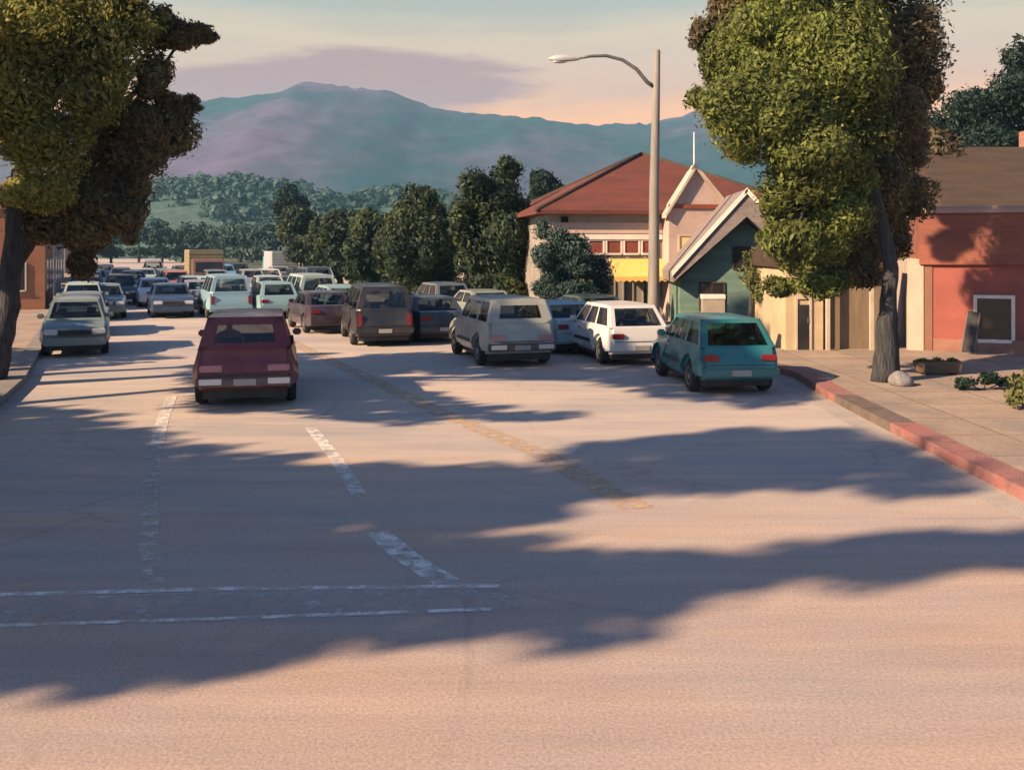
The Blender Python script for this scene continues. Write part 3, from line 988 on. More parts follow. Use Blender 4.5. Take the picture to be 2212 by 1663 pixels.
window(rb, wx0 + 2.6, wx1 + 2.6, kz(728) - .145, kz(642) - .145, -0.002, whitew, darkgl, 0.09, 0, out=0.07)
# things before the red wall
uu = wall_u(2088)
bx_, by_ = x0 + uu * math.cos(RA) - .17 * math.sin(-RA), RY + uu * math.sin(RA) - .17 * math.cos(RA)
bd = thing('wall_board', 'dark narrow board leaning on the red wall left of its window', 'board', (bx_, by_, 0.145), RA)
bm = bmesh.new()
box(bm, -0.15, 0.15, -0.02, 0.02, 0, 1.12, 0.008)
bmesh.ops.rotate(bm, verts=bm.verts, cent=(0, 0, 0), matrix=Matrix.Rotation(R(-5), 3, 'X') @ Matrix.Rotation(R(9), 3, 'Y'))
bm_obj('panel', bm, mat('dark_board', (0.03, 0.028, 0.032), 0.7, (0.06, 0.055, 0.055), 3), bd)
bm = bmesh.new()
for s in (-1, 1):
    box(bm, s * 0.155 - .012, s * 0.155 + .012, -0.026, 0.026, 0, 1.125)
bmesh.ops.rotate(bm, verts=bm.verts, cent=(0, 0, 0), matrix=Matrix.Rotation(R(-5), 3, 'X') @ Matrix.Rotation(R(9), 3, 'Y'))
bm_obj('edge_frame', bm, mat('grey_edge', (0.16, 0.15, 0.15), 0.6), bd)
gx, gy = G(2026, 822)
bn = thing('planter_trough', 'low brown wooden trough on the paving before the red building', 'planter', (gx, gy, 0.145), 0)
bm = bmesh.new()
prism(bm, [(-0.52, 0.30), (-0.44, 0.04), (0.44, 0.04), (0.52, 0.30)], 'y', -0.16, 0.16)
bmesh.ops.bevel(bm, geom=bm.edges[:], offset=0.015, segments=2, affect='EDGES')
bm_obj('trough', bm, mat('weathered_wood', (0.10, 0.07, 0.045), 0.9, (0.15, 0.105, 0.07), 4, (0.5, 3, 6), bump=0.4), bn)
boxes('foot', [(-0.36, -0.28, -0.14, 0.14, 0, 0.038)], darkbr, bn)
boxes('foot', [(0.28, 0.36, -0.14, 0.14, 0, 0.038)], darkbr, bn)
for i_, x_ in enumerate((-.34, -.02, .33)):
    link_mesh('plant', crown_mesh([(x_, 0, 0.31, 0.19, 0.13, 0.07)], 200, 0.07, 3 + i_, sub=4), MATS['leaf_brownish'], bn)


def shrub(label, px, py, blobs, leaf, n, size, seed):
    gx, gy = G(px, py)
    t = thing('shrub', label, 'shrub', (gx, gy, 0.145), 0)
    link_mesh('foliage', crown_mesh(blobs, n, size, seed, sub=6), MATS[leaf], t)
    bm = bmesh.new()
    rng = random.Random(seed)
    for b in blobs:
        limb(bm, (rng.uniform(-.05, .05), rng.uniform(-.05, .05), -0.02), (b[0], b[1], b[2]), 0.018, 0.006, rng, 6)
    bm_obj('stem', bm, BARK, t, smooth=True)
    return t


shrub('low dark green shrub on the paving under the red building window', 2125, 858, [(-0.35, 0, 0.16, 0.28, 0.22, 0.14), (0.1, 0.05, 0.2, 0.3, 0.22, 0.16), (0.45, 0, 0.15, 0.22, 0.2, 0.12)], 'leaf_deep', 1500, 0.09, 7)
shrub('bright green shrub at the right edge of the pavement', 2225, 905, [(0, 0, 0.35, 0.35, 0.35, 0.32), (0.25, 0.1, 0.55, 0.35, 0.3, 0.3), (-0.1, 0.2, 0.25, 0.3, 0.3, 0.25), (0.6, 0.1, 0.4, 0.4, 0.4, 0.38)], 'leaf_lime', 2600, 0.11, 8)
gx, gy = G(1946, 848)
bm = bmesh.new()
bmesh.ops.create_icosphere(bm, subdivisions=3, radius=0.24)
for v in bm.verts:
    v.co *= 1 + 0.22 * mnoise.noise(v.co * 4.0) + 0.08 * mnoise.noise(v.co * 11)
    v.co.z = max(v.co.z * 0.85, -0.10)
bk = bm_obj('boulder', bm, mat('grey_stone', (0.15, 0.145, 0.15), 0.9, (0.24, 0.23, 0.23), 5, bump=0.6, bscale=20), None, (gx, gy, 0.245), smooth=True)
tag(bk, 'rounded grey boulder at the foot of the large olive tree', 'rock')

# --- brown roofed house behind the red building
hb = thing('house', 'house with a broad brown shingle roof behind the red building', 'building', (kx(2010, 38), 38, 0.145), 0)
zr1, zr0 = kz(295, 38) - .145, kz(455, 38) - .145
boxes('wall', [(0.9, 13, 0.4, 8, -.3, zr0)], greyst, hb)
bm = bmesh.new()
prism(bm, [(0.0, zr0 - 0.03), (0.0, zr0 + .12), (4.0, zr1), (4.2, zr1 - .05), (8.6, zr0 + .12), (8.6, zr0 - .03)], 'x', 0.5, 13.4)
for v in bm.verts:
    if v.co.x < 1 and v.co.z > zr0 + .2:
        v.co.x += 0.55
bm_obj('roof', bm, brownr, hb)
boxes('chimney', [(6.2, 6.9, 4.8, 5.4, zr1 - .6, zr1 + .8)], foundm, hb)

# --- small yellow and tan building left of the tree trunk
SY = 27.5
sx = kx(1697, SY)
sb = thing('small_building', 'small yellow fronted building with a tan timber wing behind the tree trunk', 'building', (sx, SY, 0.145), 0)
w1 = kx(1778, SY) - sx
w2 = kx(1880, SY) - sx
boxes('wall', [(0, w1, 0, 4, -.3, 2.45)], yellst, sb)
boxes('timber_wing', [(w1, w2 + .5, 0.25, 4, -.3, 2.3)], tanw, sb)
bm = bmesh.new()
prism(bm, [(-0.25, 2.30), (4.2, 2.30), (4.2, 2.42), (2.0, 3.0), (-0.25, 2.42)], 'x', -0.12, w2 + .6)
bm_obj('roof', bm, darkbr, sb)
dx0, dx1 = kx(1722, SY) - sx, kx(1748, SY) - sx
dr = boxes('door', [(dx0, dx1, -.03, .02, 0.0, kz(697, SY) - .145 + .5)], darkgl, sb)
boxes('handle', [(dx1 - .07, dx1 - .04, -.07, -.03, 0.75, 0.9)], CHROME, dr)
boxes('door_frame', [(dx0 - .06, dx0, -.05, .02, 0, 1.42), (dx1, dx1 + .06, -.05, .02, 0, 1.42), (dx0 - .06, dx1 + .06, -.05, .02, 1.42, 1.48)], cream, sb)
boxes('post', [(w1 + .05, w1 + .15, -.15, -.05, -0.1, 2.28)], cream, sb)
boxes('post', [(w2 - .05, w2 + .05, -.15, -.05, -0.1, 2.28)], cream, sb)

# --- wide building with the rust red gable
BY = 38.5
ang = R(8)
b_px = 1178
bb = thing('gabled_building', 'cream shop building under a broad rust red hipped roof with a yellow awning', 'building', ((b_px - CX) / K(BY), BY, 0.145), ang)
k = K(BY)
wid = 11.0
ze = (HY - 462) / k + H - .145       # eave
za = (HY - 330) / k + H - .145       # apex
xa = 5.4
boxes('wall', [(0.1, wid - .1, 0, 12, -.3, ze - 0.35)], greyst, bb)
# broad hipped roof in rust red tiles, its front slope facing the street corner
zc = ze - 0.40
xm = 1.0
ya = 5.5
zap_ = (HY - 330) / (F / (BY + ya)) + H - .145
boxes('upper_wall', [(0.1, wid - .1, 0.02, 11.9, ze - .349, ze - .02)], cream, bb)
window(bb, xm - .35, xm - .12, ze - .62, ze - .14, -0.002, darkbr, darkgl, 0.03)
bm = bmesh.new()
xr_ = 2 * xa + .45
cor = [(-.45, -.55), (xr_, -.55), (xr_, 12.6), (-.45, 12.6)]
lo = [bm.verts.new((x_, y_, ze - .02)) for x_, y_ in cor]
hi = [bm.verts.new((x_, y_, ze + .13)) for x_, y_ in cor]
rdg = [bm.verts.new((xa, ya, zap_)), bm.verts.new((xa, 12.6 - ya - .5, zap_))]
bm.faces.new(lo)
for i in range(4):
    bm.faces.new((lo[i], lo[(i + 1) % 4], hi[(i + 1) % 4], hi[i]))
bm.faces.new((hi[0], hi[1], rdg[0]))
bm.faces.new((hi[1], hi[2], rdg[1], rdg[0]))
bm.faces.new((hi[2], hi[3], rdg[1]))
bm.faces.new((hi[3], hi[0], rdg[0], rdg[1]))
roof_o = bm_obj('roof', bm, rust, bb)
bm = bmesh.new()
for c_, r_ in ((0, 0), (1, 0), (2, 1), (3, 1)):
    tube(bm, [(cor[c_][0], cor[c_][1], ze + .14), (xa, ya if r_ == 0 else 12.1 - ya, zap_ + .02)], 0.09, 8)
bm_obj('hip_tiles', bm, darkbr, roof_o, smooth=True)
boxes('fascia_band', [(0.12, 4.7, -.12, -.002, zc - .36, zc + .06)], mat('peach_fascia', (0.58, 0.42, 0.33), 0.8, (0.48, 0.36, 0.30), 1.5, (0.5, 1, 3)), bb)
boxes('white_band', [(1.3, 4.7, -.09, -.002, zc - .60, zc - .362)], whitew, bb)
z1, z0 = zc - .66, zc - 1.14
for i in range(4):
    xx = 1.75 + i * 0.72
    window(bb, xx, xx + .55, z0, z1, -0.002, whitew, redgl, 0.07)
# yellow awning with scalloped valance
bm = bmesh.new()
aw0, aw1 = 2.55, 5.15
zt_, zb_ = (HY - 560) / k + H - .145, (HY - 597) / k + H - .145
prism(bm, [(-0.004, zt_), (-0.95, zb_), (-0.95, zb_ - .03), (-0.004, zt_ - .04)], 'x', aw0, aw1)
n = 11
for i in range(n):
    a, b = aw0 + (aw1 - aw0) * i / n, aw0 + (aw1 - aw0) * (i + 1) / n
    m_ = (a + b) / 2
    prism(bm, [(a, zb_ - .03), (b, zb_ - .03), (b, zb_ - .14), (m_, zb_ - .21), (a, zb_ - .14)], 'y', -0.952, -0.94)
bm_obj('awning', bm, awny, bb)
for i, (a, b) in enumerate([(1.55, 1.85), (2.15, 2.75), (3.15, 3.5), (3.95, 4.3), (4.75, 5.1)]):
    window(bb, a, b, 0.45, 1.75, -0.002, greyst, darkgl, 0.05, 0)
# steep pink front gable on the right
fg = []
gz_a = (HY - 364) / k + H - .145
gx_a = 5.75
g0, g1 = 4.72, 7.15
gl_z = (HY - 505) / k + H - .145
bm = bmesh.new()
prism(bm, [(g0, -.3), (g1, -.3), (g1, gl_z + 1.0), (gx_a, gz_a - .05), (g0, gl_z + .9)], 'y', -0.9, -0.03)
bm_obj('front_bay', bm, pinkst, bb)
bm = bmesh.new()
for s, xe, zz in ((-1, g0 - .18, gl_z + .62), (1, g1 + .18, gl_z + .72)):
    prism(bm, [(gx_a, gz_a - .04), (gx_a, gz_a + .14), (xe, zz + .14), (xe, zz - .02)], 'y', -1.12, -0.56)
bm_obj('bay_bargeboard', bm, cream, bb)
boxes('band_course', [(g0 - .02, g1 + .02, -0.98, -0.902, (HY - 446) / k + H - .145 - .08, (HY - 446) / k + H - .145 + .07)], redgl, bb)
window(bb, 5.15, 5.65, 2.5, 3.3, -0.902, cream, mat('yellow_curtain', (0.62, 0.50, 0.26), 0.7), 0.06)  # the pane is one plain yellow
bm = bmesh.new()
lathe(bm, [(0.0001, gz_a + 1.42), (0.022, gz_a + 1.40), (0.03, gz_a + .1), (0.05, gz_a + .08), (0.05, gz_a - .05)], 10, Matrix.Translation((gx_a, -0.85, 0)))
bm_obj('finial', bm, whitew, bb, smooth=True)

# --- green house with white bargeboards
GYY = 34.3
k = K(GYY)
gh = thing('house', 'dark green gabled house with white bargeboards between the shop and the tree', 'building', ((1607 - CX) / k, GYY, 0.145), R(-4))
zap = (HY - 411) / k + H - .145
half = (1607 - 1455) / k
zev = (HY - 600) / k + H - .145
zin = (HY - 500) / k + H - .145
bm = bmesh.new()
prism(bm, [(-half + .25, -.3), (half - .25, -.3), (half - .25, zev - .05), (0, zin + .42), (-half + .25, zev - .05)], 'y', 0, 7)
bm_obj('wall', bm, greenw, gh)
bm = bmesh.new()
for s in (-1, 1):
    prism(bm, [(0, zin + .5), (0, zap), (s * half * 1.02, zev + .20), (s * half * 1.02, zev - .15)], 'y', -0.62, 7.4)
bm_obj('roof', bm, greyr, gh)
bm = bmesh.new()
for s in (-1, 1):
    dz = zap - zev - .2
    prism(bm, [(s * .0, zap - .16), (s * .0, zap + .05), (s * half * 1.04, zev + .24), (s * half * 1.04, zev + .05)], 'y', -0.70, -0.622)
bm_obj('bargeboard', bm, whitew, gh)
window(gh, -.35, .35, 2.15, 2.85, -0.002, darkbr, darkgl, 0.05, 1)
window(gh, -1.5, -0.7, 0.7, 1.6, -0.002, darkbr, darkgl, 0.05, 1)
boxes('door', [(0.5, 1.3, -.03, 0.02, 0, 1.9)], darkbr, gh)

# white topped sign box above the teal car
cyy = 27.0
p = P(1540, 660, cyy)
ct = thing('sign_box', 'pale white topped sign cabinet on a post behind the teal car', 'sign', (p.x, cyy, 0.145), 0)
kk = K(cyy)
boxes('cabinet', [(-24 / kk, 24 / kk, -.15, .15, p.z - 18 / kk - .145, p.z + 14 / kk - .145)], mat('beige_panel', (0.36, 0.31, 0.25), 0.7, (0.29, 0.25, 0.2), 2), ct, bevel=0.01)
boxes('top_cap', [(-25 / kk, 25 / kk, -.17, .17, p.z + 14 / kk - .143, p.z + 24 / kk - .145)], whitew, ct, bevel=0.01)
boxes('post', [(-.05, .05, -.05, .05, -0.05, p.z - 18 / kk - .147)], darkbr, ct)

# --- pale wall along the right pavement behind the street trees
wl = thing('boundary_wall', 'long pale stucco wall behind the row of street trees', 'wall', (4.3 - SL * 18 + 4.6, 46.5, 0.145), 0)
bm = bmesh.new()
ln = [(-SL * t, t) for t in np.linspace(0.0, 60, 14)]
strip(bm, ln, -.12, .12, -.2, 2.15)
bm_obj('wall', bm, greyst, wl)
bm = bmesh.new()
strip(bm, ln, -.18, .18, 2.152, 2.25)
bm_obj('coping', bm, greyst, wl)
for i in range(11):
    t = 2 + i * 5.3
    bm = bmesh.new()
    box(bm, -.17, .17, -.17, .17, -.2, 2.5)
    bmesh.ops.translate(bm, verts=bm.verts, vec=(-SL * t, t, 0))
    bm_obj('pier', bm, pinkst, wl)

# --- buildings on the left side of the avenue
def left_block(label, X, Y, w, d, h, m, nwin, roof_m):
    t = thing('street_building', label, 'building', (X, Y, 0.145), R(22.8))
    boxes('wall', [(-w, 0, 0, d, -.3, h)], m, t)
    boxes('parapet', [(-w - .1, .1, -.1, d + .1, h, h + .25)], roof_m, t)
    for i in range(nwin):
        x_ = -w + w * (i + .5) / nwin
        window(t, x_ - .5, x_ + .5, 0.9, 2.1, -0.002, whitew, darkgl, .06, 1)
    for j in range(3):
        y_ = d * (j + .5) / 3
        fr = boxes('window', [(-.02, .04, y_ - .62, y_ + .62, 0.8, 2.3)], whitew, t)
        boxes('pane', [(.0, .055, y_ - .54, y_ + .54, 0.88, 2.22)], darkgl, fr)
    return t


left_block('terracotta building behind the left tree trunk', -21.6, 45.5, 8, 9, 4.6, orangest, 3, foundm)
left_block('blue grey building farther along the left pavement, just past the terracotta one', -27.0, 58.0, 10, 12, 4.4, bluegrey, 3, greyst)
left_block('grey building far along the left pavement', -36.5, 79.0, 12, 16, 5.0, greyst, 3, bluegrey)
left_block('pale pinkish building farthest along the left pavement', -50.0, 110.0, 14, 24, 5.5, pinkst, 3, greyst)

# ------------------------------------------------------------------ street lamp
LY = 35.0
k = K(LY)
lm = thing('street_lamp', 'tall tapered grey street lamp with a curved arm over the parked cars', 'street lamp', ((1412 - CX) / k, LY, 0.145), 0)
lampm = mat('weathered_grey_pole', (0.24, 0.225, 0.205), 0.7, (0.17, 0.16, 0.15), 2.0, (2, 2, 0.4), bump=0.15)
ztop = (HY - 108) / k + H - .145
bm = bmesh.new()
tube(bm, [(0, 0, 0), (0, 0, 1.2), (0.02, 0, ztop * .5), (0.12, 0, ztop - .05), (0.13, 0, ztop)], [.23, .21, .175, .12, .09], 16)
bm_obj('pole', bm, lampm, lm, smooth=True, angle=50)
bm = bmesh.new()
lathe(bm, [(0.34, 0), (0.34, 0.10), (0.30, 0.16), (0.28, 0.42), (0.24, 0.47)], 16)
bm_obj('base', bm, lampm, lm, smooth=True, angle=40)
pt = lambda px, py: ((px - 1412) / k, 0, (HY - py) / k + H - .145)
bm = bmesh.new()
tube(bm, [pt(1416, 190), pt(1398, 178), pt(1375, 150), pt(1345, 130), pt(1310, 121), pt(1275, 122), pt(1252, 126)], [.08, .075, .07, .065, .06, .055, .05], 10)
bm_obj('arm', bm, mat('dark_arm_metal', (0.06, 0.062, 0.07), 0.5, (0.12, 0.12, 0.12), 3), lm, smooth=True)
hd = pt(1218, 128)
bm = bmesh.new()
prof = [(-0.56, .02), (-0.50, .06), (-0.34, .13), (-0.1, .16), (.15, .15), (.4, .11), (.56, .06)]
rings = []
for x_, r_ in prof:
    rings.append([bm.verts.new((hd[0] + x_, math.cos(t) * r_ * 1.25, hd[2] + max(math.sin(t), -.45) * r_)) for t in np.linspace(0, 2 * math.pi, 13)[:-1]])
for a, b in zip(rings, rings[1:]):
    for j in range(12):
        bm.faces.new((a[j], a[(j + 1) % 12], b[(j + 1) % 12], b[j]))
bm.faces.new(rings[0]); bm.faces.new(rings[-1])
head = bm_obj('lamp_head', bm, mat('pale_grey_housing', (0.42, 0.43, 0.42), 0.5, (0.34, 0.35, 0.35), 3), lm, smooth=True, angle=60)
bm = bmesh.new()
bmesh.ops.create_uvsphere(bm, u_segments=14, v_segments=8, radius=.14)
for v in bm.verts:
    v.co = Vector((hd[0] - .14 + v.co.x * 2.0, v.co.y, hd[2] - .075 + min(v.co.z, 0.0) * .6))
bm_obj('lens', bm, HEADL, head, smooth=True)

# ------------------------------------------------------------------ vehicles
STY = {
    #        L     W    belt  roof  sill  wheelbase/2, wheelR, greenhouse (rear bottom, rear top, front top, front bottom), hood z, deck z (rear), rear kind
    'wagon': dict(L=4.55, W=1.92, belt=1.10, roof=1.74, sill=.34, wb=1.36, wr=.35, gh=(-2.18, -1.98, .55, 1.05), hood=1.02, deck=1.10),
    'hatch': dict(L=4.10, W=1.76, belt=.98, roof=1.56, sill=.30, wb=1.26, wr=.32, gh=(-1.93, -1.45, .45, 1.10), hood=.93, deck=.98),
    'sedan': dict(L=4.65, W=1.80, belt=.95, roof=1.44, sill=.28, wb=1.38, wr=.32, gh=(-1.62, -1.02, .38, 1.10), hood=.92, deck=1.00),
    'van': dict(L=4.85, W=1.92, belt=1.10, roof=1.86, sill=.32, wb=1.45, wr=.34, gh=(-2.33, -2.20, 1.05, 1.75), hood=1.05, deck=1.10),
}


def bilin(q, u, v):
    a = q[0].lerp(q[1], u)
    b = q[3].lerp(q[2], u)
    return a.lerp(b, v)


def make_vehicle(sty, label, cat='car'):
    s = STY[sty]
    L2, W2 = s['L'] / 2, s['W'] / 2
    root = thing({'wagon': 'station_wagon', 'hatch': 'hatchback', 'sedan': 'sedan', 'van': 'minivan'}[sty], label, cat)
    belt, roof, sill, wr, wb, hood, deck = (s[q] for q in ('belt', 'roof', 'sill', 'wr', 'wb', 'hood', 'deck'))
    rb_, rt_, ft_, fb_ = s['gh']
    Ra = wr + .06
    prof = [(-L2 + .05, sill + .02), (-L2, sill + .14), (-L2 - .01, sill + .34), (-L2 + .05, deck - .22), (-L2 + .10, deck - .03)]
    if rb_ + L2 > .4:
        prof += [(-L2 + .22, deck + .005), (rb_ - .08, deck - .01)]
    i0 = len(prof)
    prof += [(rb_, belt), (rb_ * .5, belt + .005), (0.1, belt + .005), (fb_, belt - .01)]
    i1 = len(prof) - 1
    prof += [(fb_ + .15, hood + .02), ((fb_ + L2) / 2, hood - .02), (L2 - .28, hood - .10), (L2 - .08, hood - .22), (L2, sill + .30), (L2 - .01, sill + .12), (L2 - .08, sill)]
    for yc in (wb, -wb):
        prof.append((yc + Ra, sill - .02))
        for j in range(1, 9):
            t = math.pi * j / 9
            prof.append((yc + Ra * math.cos(t), wr + .01 + Ra * math.sin(t) * .98))
        prof.append((yc - Ra, sill - .02))

    def hw(y, z):
        t = abs(y) / L2
        w = W2 * (1 - .10 * max(0, (t - .72) / .28) ** 2)
        w -= max(0, z - .62) * .13 + max(0, .45 - z) * .16
        return w
    bm = bmesh.new()
    va = [bm.verts.new((-hw(y, z), y, z)) for y, z in prof]
    vb = [bm.verts.new((hw(y, z), y, z)) for y, z in prof]
    n = len(prof)
    bm.faces.new(va); bm.faces.new(list(reversed(vb)))
    for i in range(n):
        if i0 <= i < i1:
            continue
        bm.faces.new((va[i], vb[i], vb[(i + 1) % n], va[(i + 1) % n]))
    bmesh.ops.recalc_face_normals(bm, faces=bm.faces)
    es = [e for e in bm.edges if len(e.link_faces) == 2 and e.calc_face_angle(0) > R(38)]
    bmesh.ops.bevel(bm, geom=es, offset=.085, segments=4, affect='EDGES', clamp_overlap=True)
    bmesh.ops.triangulate(bm, faces=[f for f in bm.faces if len(f.verts) > 4])
    # a waist crease on the flanks
    bm_obj('body', bm, MATS['paint'], root, smooth=True, angle=32, fix=False)
    # greenhouse shell
    wb_, wt_ = hw(0, belt) - .02, hw(0, belt) - .02 - (roof - belt) * .26
    zc_ = roof - .05
    B = [Vector((-wb_ * .97, rb_, belt - .01)), Vector((wb_ * .97, rb_, belt - .01)), Vector((wb_ * .97, fb_, belt - .01)), Vector((-wb_ * .97, fb_, belt - .01))]
    T = [Vector((-wt_ * .96, rt_, zc_)), Vector((wt_ * .96, rt_, zc_)), Vector((wt_ * .93, ft_, zc_)), Vector((-wt_ * .93, ft_, zc_))]
    sh = bmesh.new()
    glass = []

    def panel(q, us, vs, holes):
        for i in range(len(us) - 1):
            for j in range(len(vs) - 1):
                c = [bilin(q, us[i], vs[j]), bilin(q, us[i + 1], vs[j]), bilin(q, us[i + 1], vs[j + 1]), bilin(q, us[i], vs[j + 1])]
                if (i, j) in holes:
                    glass.append((holes[(i, j)], c))
                else:
                    sh.faces.new([sh.verts.new(p) for p in c])
    vs = [0, .07, .86, 1]
    rear_v = {'wagon': [0, .22, .76, 1], 'van': [0, .10, .82, 1]}.get(sty, vs)
    panel((B[0], B[1], T[1], T[0]), [0, .16, .84, 1] if sty == 'wagon' else [0, .10, .90, 1], rear_v, {(1, 1): 'rear_window'})
    panel((B[2], B[3], T[3], T[2]), [0, .06, .94, 1], vs, {(1, 1): 'windscreen'})
    us = [0, .07, .36, .40, .66, .69, .94, 1] if sty != 'sedan' else [0, .10, .47, .51, .90, 1]
    hol = {(1, 1): 'side_window', (3, 1): 'side_window'}
    if sty != 'sedan':
        hol[(5, 1)] = 'side_window'
    panel((B[3], B[0], T[0], T[3]), [1 - u for u in reversed(us)], vs, {(len(us) - 2 - i, j): v for (i, j), v in hol.items()})
    panel((B[1], B[2], T[2], T[1]), us, vs, hol)
    # crowned roof
    nu, nv = 6, 6
    g = [[None] * (nv + 1) for _ in range(nu + 1)]
    for i in range(nu + 1):
        for j in range(nv + 1):
            p = bilin(T, i / nu, j / nv)
            cu, cv = 1 - abs(2 * i / nu - 1) ** 2.5, 1 - abs(2 * j / nv - 1) ** 2.5
            g[i][j] = sh.verts.new(p + Vector((0, 0, .05 * min(cu, 1) ** .6 * min(cv, 1) ** .6 if cu > 0 and cv > 0 else 0)))
    for i in range(nu):
        for j in range(nv):
            sh.faces.new((g[i][j], g[i + 1][j], g[i + 1][j + 1], g[i][j + 1]))
    bmesh.ops.remove_doubles(sh, verts=sh.verts, dist=.002)
    bmesh.ops.recalc_face_normals(sh, faces=sh.faces)
    ges = [e for e in sh.edges if len(e.link_faces) == 2 and e.calc_face_angle(0) > R(25)]
    bmesh.ops.bevel(sh, geom=ges, offset=.035, segments=2, affect='EDGES', clamp_overlap=True)
    bm_obj('cabin', sh, MATS['paint'], root, smooth=True, angle=40, fix=False)
    for nm, c in glass:
        nrm = (c[1] - c[0]).cross(c[3] - c[0]).normalized()
        cen = sum(c, Vector()) / 4
        if nrm.dot(cen - Vector((0, cen.y * .5, cen.z - .2))) < 0:
            nrm = -nrm
        # slightly recessed pane, curved a little
        nu_ = 5
        vs_, fs_ = [], []
        for i in range(nu_ + 1):
            for j in range(3):
                p = bilin(c, i / nu_, j / 2)
                vs_.append(p - nrm * .012 + nrm * .01 * (1 - (2 * i / nu_ - 1) ** 2))
        for i in range(nu_):
            for j in range(2):
                a = i * 3 + j
                fs_.append((a, a + 3, a + 4, a + 1))
        new_obj(nm, vs_, fs_, MATS['glass'], root, smooth=True)
    # seats inside
    bm = bmesh.new()
    for x_ in (-.4, .4):
        for y_ in (.0, -.95):
            box(bm, x_ - .25, x_ + .25, y_ - .1, y_ + .42, sill + .08, sill + .30, .03)
            box(bm, x_ - .24, x_ + .24, y_ - .20, y_ - .08, sill + .30, belt + (.04 if y_ == 0 else -.02), .03)
            if sty != 'wagon':
                box(bm, x_ - .12, x_ + .12, y_ - .20, y_ - .10, belt + .06, belt + .22, .03)
    bm_obj('seats', bm, INTER, root)
    # lower trim, bumpers
    bm = bmesh.new()
    w = hw(-L2, .5) + .01
    box(bm, -w, w, -L2 - .075, -L2 + .10, sill + .08, sill + .27, .03)
    bp_ = bm_obj('bumper', bm, MATS['paint'] if sty != 'wagon' else mat('dull_bumper_metal', (0.085, 0.07, 0.072), 0.5, (0.13, 0.11, 0.11), 6, metal=0.4), root, smooth=True, angle=40)
    if sty == 'wagon':
        for sx_ in (-1, 1):
            a, b = sorted((sx_ * (w - .06), sx_ * (w - .46)))
            boxes('bumper_guard', [(a, b, -L2 - .092, -L2 - .07, sill + .13, sill + .24)], mat('bright_guard', (0.62, 0.61, 0.62), 0.35, metal=0.5), bp_, bevel=.008)
    bm = bmesh.new()
    box(bm, -w, w, L2 - .10, L2 + .055, sill + .02, sill + .24, .03)
    bm_obj('bumper', bm, MATS['paint'] if sty != 'wagon' else CHROME, root, smooth=True, angle=40)
    boxes('underbody', [(-W2 * .80, W2 * .80, -L2 + .25, L2 - .25, .17, sill + .04)], TRIM, root)
    boxes('grille', [(-.42, .42, L2 - .03, L2 + .03, sill + .30, sill + .44)], TRIM, root)
    # tailgate seams and a dark lower valance
    ys = -L2 - .012
    boxes('tailgate_seam', [(-W2 * .80, W2 * .80, ys - .004, ys + .05, sill + .32, sill + .335), (-W2 * .62, W2 * .62, ys - .004, ys + .05, deck - .47, deck - .455)], TRIM, root)
    # flanks: rubbing strip, door handles
    for sx_ in (-1, 1):
        ww = hw(0, .58)
        a, b = sorted((sx_ * (ww - .03), sx_ * (ww + .012)))
        boxes('side_strip', [(a, b, -wb + Ra + .04, wb - Ra - .04, .52, .60)], TRIM, root, bevel=.008)
        ww = hw(0, belt - .12)
        a, b = sorted((sx_ * (ww - .02), sx_ * (ww + .03)))
        for y_ in (-.62, .30):
            boxes('door_handle', [(a, b, y_ - .10, y_ + .06, belt - .15, belt - .11)], CHROME, root)
    # lights
    for sx_ in (-1, 1):
        bm = bmesh.new()
        x1 = (hw(-L2, deck - .2) - .02)
        if sty in ('wagon', 'van'):
            lo, hi, wd = deck - .48, deck - .12, .12
        else:
            lo, hi, wd = deck - .28, deck - .15, .30
        if sty == 'wagon':
            lo, hi, wd = deck - .40, deck - .28, .40
        a, b = sorted((sx_ * (x1 + .005), sx_ * (x1 - wd)))
        box(bm, a, b, -L2 - .022, -L2 + .14, lo, hi, .015)
        bm_obj('tail_light', bm, REDL if sty != 'wagon' else PINKL, root, smooth=True, angle=40)
        bm = bmesh.new()
        a, b = sorted((sx_ * (hw(L2, hood - .2) + .0), sx_ * (hw(L2, hood - .2) - .36)))
        box(bm, a, b, L2 - .20, L2 + .012, sill + .32, sill + .47, .025)
        bm_obj('headlight', bm, HEADL, root, smooth=True, angle=40)
        bm = bmesh.new()
        a, b = sorted((sx_ * (wb_ + .01), sx_ * (wb_ + .19)))
        box(bm, a, b, fb_ - .42, fb_ - .30, belt + .01, belt + .15, .03)
        bm_obj('wing_mirror', bm, MATS['paint'], root, smooth=True, angle=40)
    boxes('number_plate', [(-.20, .20, -L2 - .092, -L2 - .076, sill + .11, sill + .23)], PLATE, root)
    # wheels
    for sx_ in (-1, 1):
        for yc in (wb, -wb):
            xw = sx_ * (W2 - .13)
            M = Matrix.Translation((xw, yc, wr)) @ Matrix.Rotation(R(90), 4, 'Y')
            bm = bmesh.new()
            hwid = .11
            lathe(bm, [(wr * .60, -hwid * .9), (wr * .90, -hwid), (wr, -hwid * .6), (wr, hwid * .6), (wr * .90, hwid), (wr * .60, hwid * .9)], 24, M)
            wh = bm_obj('wheel', bm, BLACK, root, smooth=True, angle=40)
            bm = bmesh.new()
            M2 = M @ Matrix.Translation((0, 0, sx_ * hwid * .5))
            pr = [(wr * .61, 0), (wr * .58, .05 * sx_), (wr * .45, .03 * sx_), (wr * .2, .045 * sx_), (.02, .05 * sx_)]
            lathe(bm, pr, 20, M2)
            bm_obj('rim', bm, mat('alloy_rim', (0.40, 0.40, 0.41), 0.4, (0.3, 0.3, 0.3), 5, metal=0.7), wh, smooth=True, angle=40)
    return root


PROTO = {}


def set_color(root, col):
    for ch in root.children:
        if ch.type == 'MESH':
            ch.color = tuple(col) + (1,)


